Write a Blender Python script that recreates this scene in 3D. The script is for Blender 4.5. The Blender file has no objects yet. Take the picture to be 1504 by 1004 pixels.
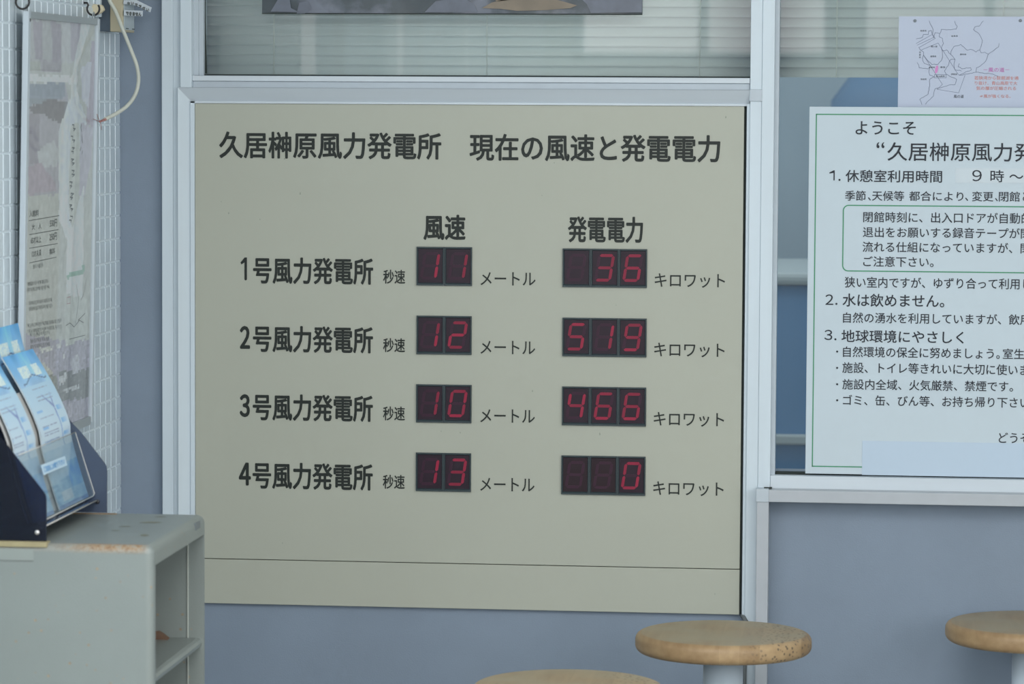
import bpy, bmesh, math, random
from mathutils import Vector, Matrix
random.seed(7)
S = bpy.context.scene
C = S.collection
# ------------------------------------------------------------------ camera
EYE = Vector((0.0, -6.1, 1.45))
F, YAW, PIT, ROL = 4985.0, .1097, .07013, -.00546
fw = Vector((-math.sin(YAW)*math.cos(PIT), math.cos(YAW)*math.cos(PIT), -math.sin(PIT)))
r0 = fw.cross(Vector((0, 0, 1))).normalized(); d0 = fw.cross(r0)
RT = math.cos(ROL)*r0 + math.sin(ROL)*d0
DN = -math.sin(ROL)*r0 + math.cos(ROL)*d0
cam = bpy.data.cameras.new('camera'); camo = bpy.data.objects.new('camera', cam); C.objects.link(camo)
camo.matrix_world = Matrix(((RT.x, -DN.x, -fw.x, EYE.x), (RT.y, -DN.y, -fw.y, EYE.y), (RT.z, -DN.z, -fw.z, EYE.z), (0, 0, 0, 1)))
cam.sensor_width = 36; cam.lens = F/1504*36; cam.clip_end = 200
cam.dof.use_dof = True; cam.dof.focus_distance = 6.05; cam.dof.aperture_fstop = 6.3
S.camera = camo
# ------------------------------------------------------------------ world, lights, exposure
S.view_settings.view_transform = 'Standard'; S.view_settings.look = 'None'
S.view_settings.exposure = 0.27; S.view_settings.gamma = 1; S.view_settings.use_curve_mapping = False
W = bpy.data.worlds.new('world'); S.world = W; W.use_nodes = True
W.node_tree.nodes['Background'].inputs[0].default_value = (.80, .84, .87, 1)
W.node_tree.nodes['Background'].inputs[1].default_value = .8
def area(name, loc, rot, sx, sy, power, col):
    l = bpy.data.lights.new(name, 'AREA'); l.shape = 'RECTANGLE'; l.size = sx; l.size_y = sy; l.energy = power; l.color = col
    o = bpy.data.objects.new(name, l); C.objects.link(o); o.location = loc; o.rotation_euler = rot; return o
R90 = math.pi/2
DAY = (1.0, .978, .975)
YR = -7.7; XR = 2.3
for i_ in range(3):
    area('daylight_rear', (-.75+1.15*i_, YR-.06, 2.03), (R90, 0, 0), 1.05, .8, (9, 7, 7)[i_], DAY)
for i_ in range(3):
    area('daylight_right', (XR+.06, -3.4-1.5*i_, 1.65), (R90, 0, R90), 1.4, 1.5, 29, DAY)
for i_ in range(3):
    area('daylight_left', (-1.396-.15, -2.6-1.6*i_, 1.65), (R90, 0, -R90), 1.38, 1.5, 12, DAY)
area('overhead_fill_light', (-.3, -3.6, 2.52), (0, 0, 0), 1.6, 2.2, 56, (1, .975, .96))  # added overhead fill, out of view; brightens the room without showing in the glass
area('daylight_outside', (0, 1.2, 2.6), (math.radians(35), 0, 0), 4.0, 1.0, 16, DAY)

# ------------------------------------------------------------------ helpers
def lin(c):
    c /= 255.0
    return c/12.92 if c <= .04045 else ((c+.055)/1.055)**2.4
KA = 1/.80
def col(r, g, b, k=KA):
    return (min(.93, lin(r)*k), min(.93, lin(g)*k), min(.93, lin(b)*k), 1)
def ray(px, py):
    return RT*((px-752)/F) + DN*((py-502)/F) + fw
def on(px, py, ax, val):
    d = ray(px, py); return EYE + d*((val-EYE[ax])/d[ax])
class Plane:
    def __init__(s, o, u, v):
        s.o = Vector(o); s.u = Vector(u).normalized(); s.v = Vector(v).normalized(); s.n = s.u.cross(s.v)
        if s.n.dot(EYE-s.o) < 0: s.n = -s.n
    def px(s, x, y):
        d = ray(x, y); t = (s.o-EYE).dot(s.n)/d.dot(s.n); q = EYE+d*t-s.o
        return q.dot(s.u), q.dot(s.v)
    def at(s, a, b, h=0.0):
        return s.o + s.u*a + s.v*b + s.n*h
def wallp(y): return Plane((0, y, 0), (1, 0, 0), (0, 0, 1))
ORG = {}
def setp(o, label=None, cat=None, group=None, kind=None):
    if label: o['label'] = label
    if cat: o['category'] = cat
    if group: o['group'] = group
    if kind: o['kind'] = kind
    return o
def thing(name, loc, label=None, cat=None, group=None, kind=None):
    o = bpy.data.objects.new(name, None); C.objects.link(o); o.location = loc; o.empty_display_size = .05
    ORG[o.name] = Vector(loc); return setp(o, label, cat, group, kind)
class MB:
    def __init__(s): s.v = []; s.f = []; s.sm = []
    def add(s, vs, fs, smooth=False):
        n = len(s.v); s.v += [Vector(v) for v in vs]; s.f += [tuple(i+n for i in f) for f in fs]; s.sm += [smooth]*len(fs); return s
    def box(s, x0, x1, y0, y1, z0, z1):
        x0, x1 = sorted((x0, x1)); y0, y1 = sorted((y0, y1)); z0, z1 = sorted((z0, z1))
        return s.add([(x0,y0,z0),(x1,y0,z0),(x1,y1,z0),(x0,y1,z0),(x0,y0,z1),(x1,y0,z1),(x1,y1,z1),(x0,y1,z1)],
                     [(0,3,2,1),(4,5,6,7),(0,1,5,4),(1,2,6,5),(2,3,7,6),(3,0,4,7)])
    def prism(s, p0, p1, smooth=False, cap=True):          # two matching point loops
        n = len(p0); fs = [(i, (i+1) % n, n+(i+1) % n, n+i) for i in range(n)]
        s.add(list(p0)+list(p1), fs, smooth)
        if cap: s.add(list(p0), [tuple(range(n))[::-1]]); s.add(list(p1), [tuple(range(n))])
        return s
    def slab(s, pl, pts, h0, h1):                            # polygon on a plane, thickened
        return s.prism([pl.at(a, b, h0) for a, b in pts], [pl.at(a, b, h1) for a, b in pts])
    def flat(s, pl, pts, h=0):
        return s.add([pl.at(a, b, h) for a, b in pts], [tuple(range(len(pts)))])
    def tube(s, pts, r, n=10, cap=True):
        pts = [Vector(p) for p in pts]; rings = []; nrm = None
        for i, p in enumerate(pts):
            t = (pts[min(i+1, len(pts)-1)]-pts[max(i-1, 0)]).normalized()
            if nrm is None:
                nrm = t.cross(Vector((0, 0, 1)))
                if nrm.length < .01: nrm = t.cross(Vector((0, 1, 0)))
            nrm = (nrm - t*nrm.dot(t)).normalized(); b = t.cross(nrm)
            rr = r[i] if isinstance(r, (list, tuple)) else r
            rings.append([p+(nrm*math.cos(a)+b*math.sin(a))*rr for a in [2*math.pi*k/n for k in range(n)]])
        vs = [v for q in rings for v in q]
        fs = [(i*n+k, i*n+(k+1) % n, (i+1)*n+(k+1) % n, (i+1)*n+k) for i in range(len(pts)-1) for k in range(n)]
        s.add(vs, fs, True)
        if cap: s.add(rings[0], [tuple(range(n))[::-1]]); s.add(rings[-1], [tuple(range(n))])
        return s
    def lathe(s, prof, c=(0, 0, 0), n=48, axis=2):
        vs = []; c = Vector(c)
        for r, z in prof:
            for k in range(n):
                a = 2*math.pi*k/n; p = [r*math.cos(a), r*math.sin(a)]; p.insert(axis, z); vs.append(c+Vector(p))
        m = len(prof)
        s.add(vs, [(i*n+k, i*n+(k+1) % n, (i+1)*n+(k+1) % n, (i+1)*n+k) for i in range(m-1) for k in range(n)], True)
        return s
    def build(s, name, mat, parent=None, bevel=0, seg=2, **kw):
        org = ORG.get(parent.name, Vector()) if parent else Vector()
        me = bpy.data.meshes.new(name); me.from_pydata([v-org for v in s.v], [], s.f)
        me.polygons.foreach_set('use_smooth', s.sm)
        bm = bmesh.new(); bm.from_mesh(me)
        bmesh.ops.remove_doubles(bm, verts=bm.verts, dist=1e-6) if kw.pop('weld', True) else None
        bmesh.ops.recalc_face_normals(bm, faces=bm.faces); bm.to_mesh(me); bm.free()
        me.materials.append(mat)
        o = bpy.data.objects.new(name, me); C.objects.link(o)
        if parent: o.parent = parent
        ORG[o.name] = org
        if bevel:
            b = o.modifiers.new('bevel', 'BEVEL'); b.width = bevel; b.segments = seg; b.limit_method = 'ANGLE'; b.harden_normals = False
        return setp(o, **kw)
# ------------------------------------------------------------------ materials
MATS = {}
def mat(name, rgb, rough=.5, spec=.5, metal=0, var=0, scale=8, stretch=(1, 1, 1), bump=0, bscale=200, rgb2=None, k=KA, emit=None, estr=0, coat=0):
    if name in MATS: return MATS[name]
    m = bpy.data.materials.new(name); m.use_nodes = True; nt = m.node_tree; b = nt.nodes['Principled BSDF']
    c = col(*rgb, k=k)
    b.inputs['Base Color'].default_value = c; b.inputs['Roughness'].default_value = rough
    b.inputs['Specular IOR Level'].default_value = spec; b.inputs['Metallic'].default_value = metal
    b.inputs['Coat Weight'].default_value = coat
    if emit: b.inputs['Emission Color'].default_value = (*emit, 1); b.inputs['Emission Strength'].default_value = estr
    if var or bump or rgb2:
        g = nt.nodes.new('ShaderNodeNewGeometry'); mp = nt.nodes.new('ShaderNodeMapping'); mp.inputs['Scale'].default_value = stretch
        nt.links.new(g.outputs['Position'], mp.inputs['Vector'])
    if var or rgb2:
        n = nt.nodes.new('ShaderNodeTexNoise'); n.inputs['Scale'].default_value = scale; n.inputs['Detail'].default_value = 5
        nt.links.new(mp.outputs[0], n.inputs['Vector'])
        r = nt.nodes.new('ShaderNodeValToRGB'); r.color_ramp.elements[0].position = .3; r.color_ramp.elements[1].position = .7
        c2 = col(*rgb2, k=k) if rgb2 else c
        r.color_ramp.elements[0].color = (*[x*(1-var) for x in c[:3]], 1); r.color_ramp.elements[1].color = (*[min(.95, x*(1+var)) for x in c2[:3]], 1)
        nt.links.new(n.outputs['Fac'], r.inputs[0]); nt.links.new(r.outputs[0], b.inputs['Base Color'])
    if bump:
        n2 = nt.nodes.new('ShaderNodeTexNoise'); n2.inputs['Scale'].default_value = bscale; nt.links.new(mp.outputs[0], n2.inputs['Vector'])
        bp = nt.nodes.new('ShaderNodeBump'); bp.inputs['Strength'].default_value = bump; bp.inputs['Distance'].default_value = .002
        nt.links.new(n2.outputs['Fac'], bp.inputs['Height']); nt.links.new(bp.outputs[0], b.inputs['Normal'])
    MATS[name] = m; return m
def clear(name, tint=(1, 1, 1), ior=1.45, rough=.02, haze=0, hazecol=(150, 160, 165)):
    m = bpy.data.materials.new(name); m.use_nodes = True; nt = m.node_tree; nt.nodes.clear()
    out = nt.nodes.new('ShaderNodeOutputMaterial'); t = nt.nodes.new('ShaderNodeBsdfTransparent'); t.inputs[0].default_value = (*tint, 1)
    gl = nt.nodes.new('ShaderNodeBsdfGlossy'); gl.inputs['Roughness'].default_value = rough
    fr = nt.nodes.new('ShaderNodeFresnel'); fr.inputs[0].default_value = ior
    mx = nt.nodes.new('ShaderNodeMixShader'); base = t.outputs[0]
    if haze:
        df = nt.nodes.new('ShaderNodeBsdfDiffuse'); df.inputs[0].default_value = col(*hazecol)
        m2 = nt.nodes.new('ShaderNodeMixShader'); m2.inputs[0].default_value = haze
        nt.links.new(t.outputs[0], m2.inputs[1]); nt.links.new(df.outputs[0], m2.inputs[2]); base = m2.outputs[0]
    # fresnel of the outward side whichever way the sheet faces
    g = nt.nodes.new('ShaderNodeNewGeometry'); mul = nt.nodes.new('ShaderNodeMath'); mul.operation = 'MULTIPLY'
    sub = nt.nodes.new('ShaderNodeMath'); sub.operation = 'SUBTRACT'; sub.inputs[0].default_value = 1
    nt.links.new(g.outputs['Backfacing'], sub.inputs[1]); nt.links.new(fr.outputs[0], mul.inputs[0]); nt.links.new(sub.outputs[0], mul.inputs[1])
    nt.links.new(mul.outputs[0], mx.inputs[0]); nt.links.new(base, mx.inputs[1]); nt.links.new(gl.outputs[0], mx.inputs[2]); nt.links.new(mx.outputs[0], out.inputs[0])
    return m
def printmat(name, rough=.5, coat=0):
    m = bpy.data.materials.new(name); m.use_nodes = True; nt = m.node_tree; b = nt.nodes['Principled BSDF']
    a = nt.nodes.new('ShaderNodeVertexColor'); a.layer_name = 'ink'; nt.links.new(a.outputs[0], b.inputs['Base Color'])
    b.inputs['Roughness'].default_value = rough; b.inputs['Coat Weight'].default_value = coat; return m
M = {}
M['alu'] = mat('white_painted_aluminium', (184, 196, 204), .38, .5, var=.03, scale=30, stretch=(1, 1, .1))
M['alu_h'] = mat('white_painted_aluminium_rail', (182, 191, 198), .42, .5, var=.03, scale=30, stretch=(.1, 1, 1))
M['alu_grey'] = mat('greyed_aluminium', (166, 176, 184), .45, .5, var=.03, scale=25)
M['alu_warm'] = mat('warm_white_aluminium', (158, 164, 170), .45, .5, var=.03, scale=25)
M['wall'] = mat('blue_grey_wall_panel', (116, 129, 144), .55, .35, var=.06, scale=5, bump=.12, bscale=350)
M['panel'] = mat('beige_grey_enamel_panel', (157, 160, 149), .42, .4, var=.012, scale=5, bump=.05, bscale=90)
M['ink'] = mat('engraved_black_paint', (44, 50, 48), .5, .25, k=.9)
M['ink2'] = mat('dark_grey_print', (50, 55, 64), .5, .25, k=.85)
M['gap'] = mat('dark_joint', (48, 54, 52), .8, .1)
M['tile'] = mat('glazed_mosaic_tile', (188, 201, 209), .18, .5, var=.05, scale=14)
M['grout'] = mat('pale_grout', (196, 207, 214), .8, .2)
M['white'] = mat('white_sheet', (174, 187, 195), .5, .3, var=.01)
M['green'] = mat('green_print', (60, 130, 95), .5, .3)
M['steel'] = mat('grey_enamelled_steel', (119, 127, 125), .38, .5, var=.03, scale=9, bump=.15, bscale=500)
M['floor'] = mat('grey_vinyl_floor', (120, 122, 120), .5, .4, var=.05)
M['ceil'] = mat('white_ceiling', (205, 208, 205), .8, .2)
M['black'] = mat('black_iron', (40, 40, 42), .5, .4)
M['slat'] = mat('blind_slat', (176, 186, 185), .5, .4, var=.02)
M['cord'] = mat('blind_cord', (182, 188, 180), .7, .2)
M['cable'] = mat('white_cable', (176, 180, 172), .45, .4)
GLASS = clear('window_glass', (.97, .985, .98), 1.5, .015, .03)

# ------------------------------------------------------------------ text
TC = {}
def glyphs(s, wt):
    if (s, wt) in TC: return TC[(s, wt)]
    cu = bpy.data.curves.new('t', 'FONT'); cu.body = s; cu.size = 1; cu.offset = wt; cu.resolution_u = 3
    o = bpy.data.objects.new('t', cu); C.objects.link(o)
    dg = bpy.context.evaluated_depsgraph_get(); ev = o.evaluated_get(dg); me = ev.to_mesh()
    vs = [(v.co.x, v.co.y) for v in me.vertices]; fs = [tuple(p.vertices) for p in me.polygons]
    ev.to_mesh_clear(); bpy.data.objects.remove(o); bpy.data.curves.remove(cu)
    x0 = min(v[0] for v in vs); x1 = max(v[0] for v in vs); y0 = min(v[1] for v in vs); y1 = max(v[1] for v in vs)
    TC[(s, wt)] = ([((a-x0)/(x1-x0), (b-y0)/(y1-y0)) for a, b in vs], fs); return TC[(s, wt)]
FW_ = str.maketrans('1234569', '１２３４５６９')
def text(pl, s, x0, y0, x1, y1, m, parent, h=.0007, wt=.0, name='lettering', sl=0):
    a0, b1 = pl.px(x0, y0); _, b0 = pl.px(x0, y1); a1, _ = pl.px(x1, (y0+y1)/2)
    if len(s) == 1: s = s.translate(FW_)
    if s == '1' or s == '１':
        sw = .0046 if wt > .01 else .0022; q = MB(); x = a1-sw/2
        q.slab(pl, [(x-sw/2, b0+sw/2)]+[(x+sw/2*math.cos(t_), b0+sw/2+sw/2*math.sin(t_)) for t_ in [math.pi+k*math.pi/6 for k in range(1, 7)]]+[(x+sw/2, b1), (x-sw*.45, b1), (a0, b1-(b1-b0)*.22), (a0+sw*.3, b1-(b1-b0)*.22-sw*.8), (x-sw/2, b1-sw*2.0)], h-.0001, h)
        return q.build(name, m, parent)
    vs, fs = glyphs(s, 0); mb = MB(); r = max(0, wt)*.085
    a0 += r; a1 -= r; b0 += r; b1 -= r
    base = [(a0+(a1-a0)*u, b0+(b1-b0)*v) for u, v in vs]
    offs = [(0, 0)]+([(r*math.cos(k*math.pi/4), r*math.sin(k*math.pi/4)) for k in range(8)] if r > 0 else [])
    for k_, (dx, dy) in enumerate(offs): mb.add([pl.at(p+dx, q+dy, h+k_*2e-5) for p, q in base], fs)
    return mb.build(name, m, parent, weld=False)
def rectpx(pl, x0, y0, x1, y1):
    a0, b1 = pl.px(x0, y0); a1, b0 = pl.px(x1, y1); return a0, b0, a1, b1
def strokes(pl, pxs, w, mb, h, closed=False):
    pts = [Vector(pl.px(*p)) for p in pxs]
    if closed: pts.append(pts[0])
    for p, q in zip(pts, pts[1:]):
        d = q-p
        if d.length < 1e-6: continue
        d.normalize(); nn = Vector((-d.y, d.x))*w/2; e = d*w/2
        mb.flat(pl, [tuple(p-nn-e), tuple(q-nn+e), tuple(q+nn+e), tuple(p+nn-e)], h)

# ================================================================== SETTING
XL = -1.396; ZC = 2.6
WP = wallp(0)
def X(px, py, y=0): return on(px, py, 1, y).x
def Z(px, py, y=0): return on(px, py, 1, y).z
xg = X(241.3, 400)          # left gray strip | frame
zsill1 = Z(700, 112.5)      # window 1 bottom
zsill2 = Z(1300, 699)       # window 2 bottom
xw1a, xw1b = X(286, 60), X(1104, 60)
xw2a = X(1138, 300)
ztop = 2.25
(MB().box(XL-.05, XR+.1, YR-.1, 4.5, -.1, 0)).build('floor', M['floor'], kind='structure')
(MB().box(XL-.05, XR+.1, YR-.1, .1, ZC, ZC+.1)).build('ceiling', M['ceil'], kind='structure')
w = MB()
w.box(XL, xw1a, 0, .1, 0, ZC); w.box(xw1a, xw1b, 0, .1, 0, zsill1); w.box(xw1a, xw1b, 0, .1, ztop, ZC)
w.box(xw1b, xw2a, 0, .1, 0, ZC); w.box(xw2a, XR, 0, .1, 0, zsill2); w.box(xw2a, XR, 0, .1, ztop, ZC)
w.build('wall_back', M['wall'], kind='structure')
w = MB()   # right wall with three daylight windows
w.box(XR, XR+.1, YR, .1, 0, .88); w.box(XR, XR+.1, YR, .1, 2.42, ZC)
for a, b in ((.1, -2.68), (-4.12, -4.18), (-5.62, -5.68), (-7.12, YR)): w.box(XR, XR+.1, a, b, .88, 2.42)
w.build('wall_right', M['ceil'], kind='structure')
w = MB()   # rear wall with a band of high windows
w.box(XL, XR, YR-.1, YR, 0, 1.62); w.box(XL, XR, YR-.1, YR, 2.44, ZC)
for a, b in ((XL, -1.28), (-.22, -.13), (.93, 1.02), (2.08, XR)): w.box(a, b, YR-.1, YR, 1.62, 2.44)
w.build('wall_rear', M['ceil'], kind='structure')
wl = thing('wall_left', (XL, -4, 0), kind='structure')
w = MB(); w.box(XL-.12, XL, .1, YR, 0, .88); w.box(XL-.12, XL, .1, YR, 2.42, ZC)
for a, b in ((.1, -1.9), (-3.3, -3.5), (-4.9, -5.1), (-6.5, YR)): w.box(XL-.12, XL, a, b, .88, 2.42)
w.build('wall_core', M['grout'], wl)
TP = .0415
LP = Plane((XL, 0, 0), (0, 1, 0), (0, 0, 1))
zj = Z(160, 82)
z0t = zj - math.floor(zj/TP)*TP
g_ = .0034; hh = .0018
tm = MB(); a = TP-g_
tm.prism([(0, 0, 0), (0, a, 0), (0, a, a), (0, 0, a)], [(hh, .0008, .0008), (hh, a-.0008, .0008), (hh, a-.0008, a-.0008), (hh, .0008, a-.0008)])
proto = tm.build('tile', M['tile'], wl); proto.data.materials[0] = M['tile']
ORG_wl = ORG[wl.name]
for v in proto.data.vertices: v.co += ORG_wl      # local tile mesh at its own origin
rest = MB(); first = True; cnt = 0
rows = int((ZC-z0t)/TP); cols = int(1.9/TP)
for i in range(cols):
    for j in range(rows):
        y0 = -(i+1)*TP+g_/2; z0 = z0t+j*TP+g_/2
        px = 1304-4985*(-XL)/(6.1+y0+TP/2)
        vis = px > -14 and .70 < z0 < 1.66
        hid = (-.86 < y0 < -.335 and .90 < z0 < 1.55)
        if vis and not hid and cnt < 300:
            o = proto if first else proto.copy()
            if not first: C.objects.link(o); o.parent = wl
            o.location = Vector((XL, y0, z0))-ORG_wl; first = False; cnt += 1
        else:
            p0 = [(XL, y0, z0), (XL, y0+a, z0), (XL, y0+a, z0+a), (XL, y0, z0+a)]; e = .0008
            p1 = [(XL+hh, y0+e, z0+e), (XL+hh, y0+a-e, z0+e), (XL+hh, y0+a-e, z0+a-e), (XL+hh, y0+e, z0+a-e)]
            rest.prism(p0, p1)
rest.build('tile_field', M['tile'], wl, kind='stuff', weld=False)

# ---- left pillar (trim): flat strip with grooves, raised strip above the panel frame
zt = Z(268, 128.5); zb = Z(268, 148); zl = Z(288, 151.5)
x1 = X(257.5, 300); x2 = X(266.3, 300); x3 = X(282, 300); x4 = X(288.3, 300)
xs = X(269.5, 60)
w = MB(); w.box(xg, x1, 0, -.020, 0, ZC); w.box(x1, xs+.004, 0, -.0185, 0, ZC); w.build('trim_1', M['alu'], kind='structure', bevel=.001)
w = MB(); w.box(xs, xw1a, 0, -.030, zt, ZC); w.build('trim_2', M['alu'], kind='structure', bevel=.001)
# ---- splayed panel frame: left and top members with a mitre
xr0 = X(1119.5, 200); xrl = X(1101.8, 200); xrp = X(1097.3, 200)
zpb = Z(1089, 901)
yo, yi, yl = -.030, -.012, -.015
w = MB()   # left member
w.prism([(x2, 0, 0.0), (x2, yo, 0.0), (x3, yi, 0.0), (x3, 0, 0.0)], [(x2, 0, zt), (x2, yo, zt), (x3, yi, zb), (x3, 0, zb)])
w.box(x3, x4, 0, yl, 0, zb)
w.build('trim_3', M['alu'], kind='structure')
w = MB()   # top member
xe = X(1101.5, 138)
w.prism([(x2, 0, zt), (x2, yo, zt), (x3, yi, zb), (x3, 0, zb)], [(xe, 0, zt), (xe, yo, zt), (xe, yi, zb), (xe, 0, zb)])
w.build('trim_4', M['alu_h'], kind='structure')
w = MB(); w.box(x3, xrl, 0, yl, zb, zl); w.build('trim_5', M['alu_h'], kind='structure', bevel=.0006)
w = MB(); w.box(xe, X(1120.5, 138), 0, yo+.003, Z(1110, 131), Z(1110, 149)); w.build('trim_6', M['alu_grey'], kind='structure', bevel=.0015)  # plastic end cap
# ---- right lip and pillar
w = MB(); w.box(xrp, xrl, 0, -.019, zpb, zb); w.build('trim_7', M['alu'], kind='structure', bevel=.0006)
xpa, xpb, xpc = X(1103.5, 100), X(1120.2, 100), X(1138.3, 100)
w = MB(); w.box(xrl, xpb, 0, -.024, 0, ZC); w.build('trim_8', M['alu'], kind='structure', bevel=.001)
zc0 = Z(1112, 714)
w = MB(); w.box(xpb, xpc, 0, -.026, zc0-.01, ZC); w.build('trim_9', M['alu'], kind='structure', bevel=.001)
# proud lower frame on the right: post, ledge and cap
yq = -.055
xq0, xq1 = X(1110.8, 800, yq), X(1128.4, 800, yq)
zq0, zq1 = Z(1135, 737, yq), Z(1135, 719.5, yq)
w = MB(); w.box(xq0, xq1, 0, yq, 0, zq0); w.build('trim_10', M['alu_warm'], kind='structure', bevel=.001)
w = MB(); w.box(xq1-.004, XR, 0, yq, zq0, zq1); w.build('trim_11', M['alu_warm'], kind='structure', bevel=.001)
w = MB(); w.box(xq0-.0018, xq1, 0, yq-.002, zq0-.0005, zq1+.0015); w.build('trim_12', M['alu_grey'], kind='structure', bevel=.0015)
w = MB(); w.box(xq0+.012, xq0+.026, -.018, -.04, zq1+.0012, zq1+.0022)
w.build('trim_13', M['gap'], kind='structure')

# ---- windows
w1 = thing('window_1', ((xw1a+xw1b)/2, 0, zsill1), kind='structure')
f = MB(); zr = Z(700, 120.8); f.box(xw1a, xrl-.0005, 0, -.022, zr, zsill1-.0005); f.build('bottom_rail', M['alu_h'], w1, bevel=.001)
f = MB(); f.box(xw1a, xrl-.0005, 0, -.017, zt, zr); f.build('lower_rail', M['alu_grey'], w1, bevel=.001)
xj = X(299, 60)
f = MB(); f.box(xw1a, xj, 0, .03, zsill1, ztop); f.box(xw1a, (xw1a+xj)/2, -.006, .03, zsill1, ztop); f.build('side_jamb', M['alu_grey'], w1)
f = MB(); f.box(xw1a, xw1b, .0, .03, ztop-.03, ztop); f.build('top_jamb', M['alu_grey'], w1)
f = MB(); f.slab(WP, [(xj, zsill1+.003), (xj+.0035, zsill1+.003), (xj+.003, zsill1+.03), (xj+.001, zsill1+.11), (xj, ztop)], -.014, -.012); f.build('dark_gap_strip', M['gap'], w1)  # dark wedge strip drawn where the film leaves a gap
f = MB(); f.box(xj, xw1b, .008, .03, zsill1, zsill1+.0022); f.build('glazing_bead', M['gap'], w1)
f = MB(); f.box(xj, xw1b, .018, .022, zsill1+.002, ztop-.03); f.build('pane', GLASS, w1)
w2 = thing('window_2', (.6, 0, zsill2), kind='structure')
zr2 = Z(1300, 713.5)
xj2 = X(1142.5, 300)
f = MB(); f.box(xpc, XR, 0, -.022, zsill2, Z(1300, 715.5)-.01); f.build('bottom_rail', M['alu_h'], w2, bevel=.001)
f = MB(); f.box(xpc, xj2, -.01, .03, zsill2, ztop); f.build('side_jamb', M['alu_grey'], w2)
f = MB(); f.box(xpc, XR, .0, .03, ztop-.03, ztop); f.build('top_jamb', M['alu_grey'], w2)
f = MB(); f.box(xj2, XR, .0, .03, zsill2, zsill2+.003); f.build('glazing_bead', M['gap'], w2)
f = MB(); f.box(xj2, XR, .018, .022, zsill2+.003, ztop-.03); f.build('pane', GLASS, w2)
for k in range(3):
    sy = -2.6-1.6*k; w = thing('window_%d' % (9+k), (XL-.06, sy, .88), kind='structure'); f = MB()
    for yy in (-.7, -.02, .66): f.box(XL-.08, XL-.04, sy+yy, sy+yy+.04, .88, 2.42)
    f.box(XL-.08, XL-.04, sy-.7, sy+.7, .88, .92); f.box(XL-.08, XL-.04, sy-.7, sy+.7, 2.38, 2.42); f.build('frame', M['alu'], w)
    sy = -3.4-1.5*k; w = thing('window_%d' % (3+k), (XR+.03, sy, .88), kind='structure'); f = MB()
    for yy in (-.72, -.02, .68): f.box(XR+.01, XR+.05, sy+yy, sy+yy+.04, .88, 2.42)
    f.box(XR+.01, XR+.05, sy-.7, sy+.7, .88, .92); f.box(XR+.01, XR+.05, sy-.7, sy+.7, 2.38, 2.42); f.build('frame', M['alu'], w)
    x = -.75+1.15*k; w = thing('window_%d' % (6+k), (x, YR-.03, 1.62), kind='structure'); f = MB()
    for xx in (-.53, -.02, .49): f.box(x+xx, x+xx+.04, YR-.05, YR-.01, 1.62, 2.44)
    f.box(x-.53, x+.53, YR-.05, YR-.01, 1.62, 1.66); f.box(x-.53, x+.53, YR-.05, YR-.01, 2.40, 2.44); f.build('frame', M['alu'], w)

# ---- blinds: every slat on its own
def blind(xa, xb, zbot, label, cords):
    yb = .075
    t = thing('window_blind', ((xa+xb)/2, yb, zbot), label, 'blind', 'pale horizontal blinds behind the glass')
    org = ORG[t.name]; p = .01795
    prof = [(-.0115+.0235*k/5, .0022*math.sin(math.pi*k/5)) for k in range(6)]   # along, crown
    L = (xb-xa)/2
    vs = []
    ca, sa = math.cos(math.radians(62)), math.sin(math.radians(62))
    ca, sa = math.cos(math.radians(54)), math.sin(math.radians(54))
    for X_ in (-L, L):
        for s_, c_ in prof: vs.append((X_, s_*ca-c_*sa, s_*sa+c_*ca))
        for s_, c_ in reversed(prof): vs.append((X_, s_*ca-c_*sa+.0006, s_*sa+c_*ca))
    n = 12
    fs = [(i, (i+1) % n, n+(i+1) % n, n+i) for i in range(n)]+[tuple(range(n)), tuple(range(n, 2*n))]
    m = MB(); m.add([Vector(v)+org for v in vs], fs, True)
    s0 = m.build('slat', M['slat'], t); k = 0; z = zbot+.009
    while z < ztop-.04:
        s = s0 if k == 0 else s0.copy()
        if k: C.objects.link(s); s.parent = t
        s.location = (0, 0, z-zbot); z += p; k += 1
    for cx in cords:
        m = MB(); m.tube([(cx, yb-.0125, zbot), (cx, yb-.0125, ztop-.04)], .0007, 6); m.build('ladder_cord', M['cord'], t)
    m = MB(); m.box(xa, xb, yb-.012, yb+.012, ztop-.04, ztop-.01); m.build('head_rail', M['alu'], t)
zbl = Z(1230, 113.5, .075)
blind(xw1a+.004, xw1b-.002, zbl-.018*0, 'pale slatted blind behind the glass above the beige display panel', [X(402, 60, .06), X(715, 60, .06), X(1028, 60, .06)])
blind(xw2a+.003, XR-.02, zbl, 'pale slatted blind at the top of the window behind the welcome sign', [X(1229, 60, .06), X(1474, 20, .06), X(1720, 20, .06)])
# ---- outside, seen below the right blind
mm = mat('hazy_blue_grey_render', (128, 148, 160), .7, .2, var=.06, scale=1.2)
w = MB(); w.box(-2.5, 4, 3.2, 3.4, 0, 3.4)
w.build('garden_wall', mm, label='hazy blue-grey outdoor wall seen through the glass left of the welcome sign', cat='wall')
yo_ = 1.7
bt = thing('storage_box', (1.0, yo_, 0), 'blurred dark blue outdoor box seen in the gap low down beside the welcome sign', 'box')
mb_ = mat('blue_plastic', (76, 118, 156), .5, .3, var=.05, scale=4)
ml_ = mat('pale_lid', (140, 155, 160), .5, .3)
zA, zB, zC_, zD = Z(1160, 400, yo_), Z(1160, 418, yo_), Z(1160, 637, yo_), Z(1160, 652, yo_)
m = MB(); m.box(-1.2, 2.6, yo_, yo_+.7, 0, zB); m.build('body', mb_, bt, bevel=.01)
m = MB(); m.box(-1.22, 2.62, yo_-.02, yo_+.72, zB, zA); m.build('lid', ml_, bt, bevel=.01)
m = MB(); m.box(-1.2, 2.6, yo_-.02, yo_, zD, zC_); m.build('side_rail', ml_, bt, bevel=.005)
m = MB()
c0 = on(1290, 165, 1, 2.6)
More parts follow.
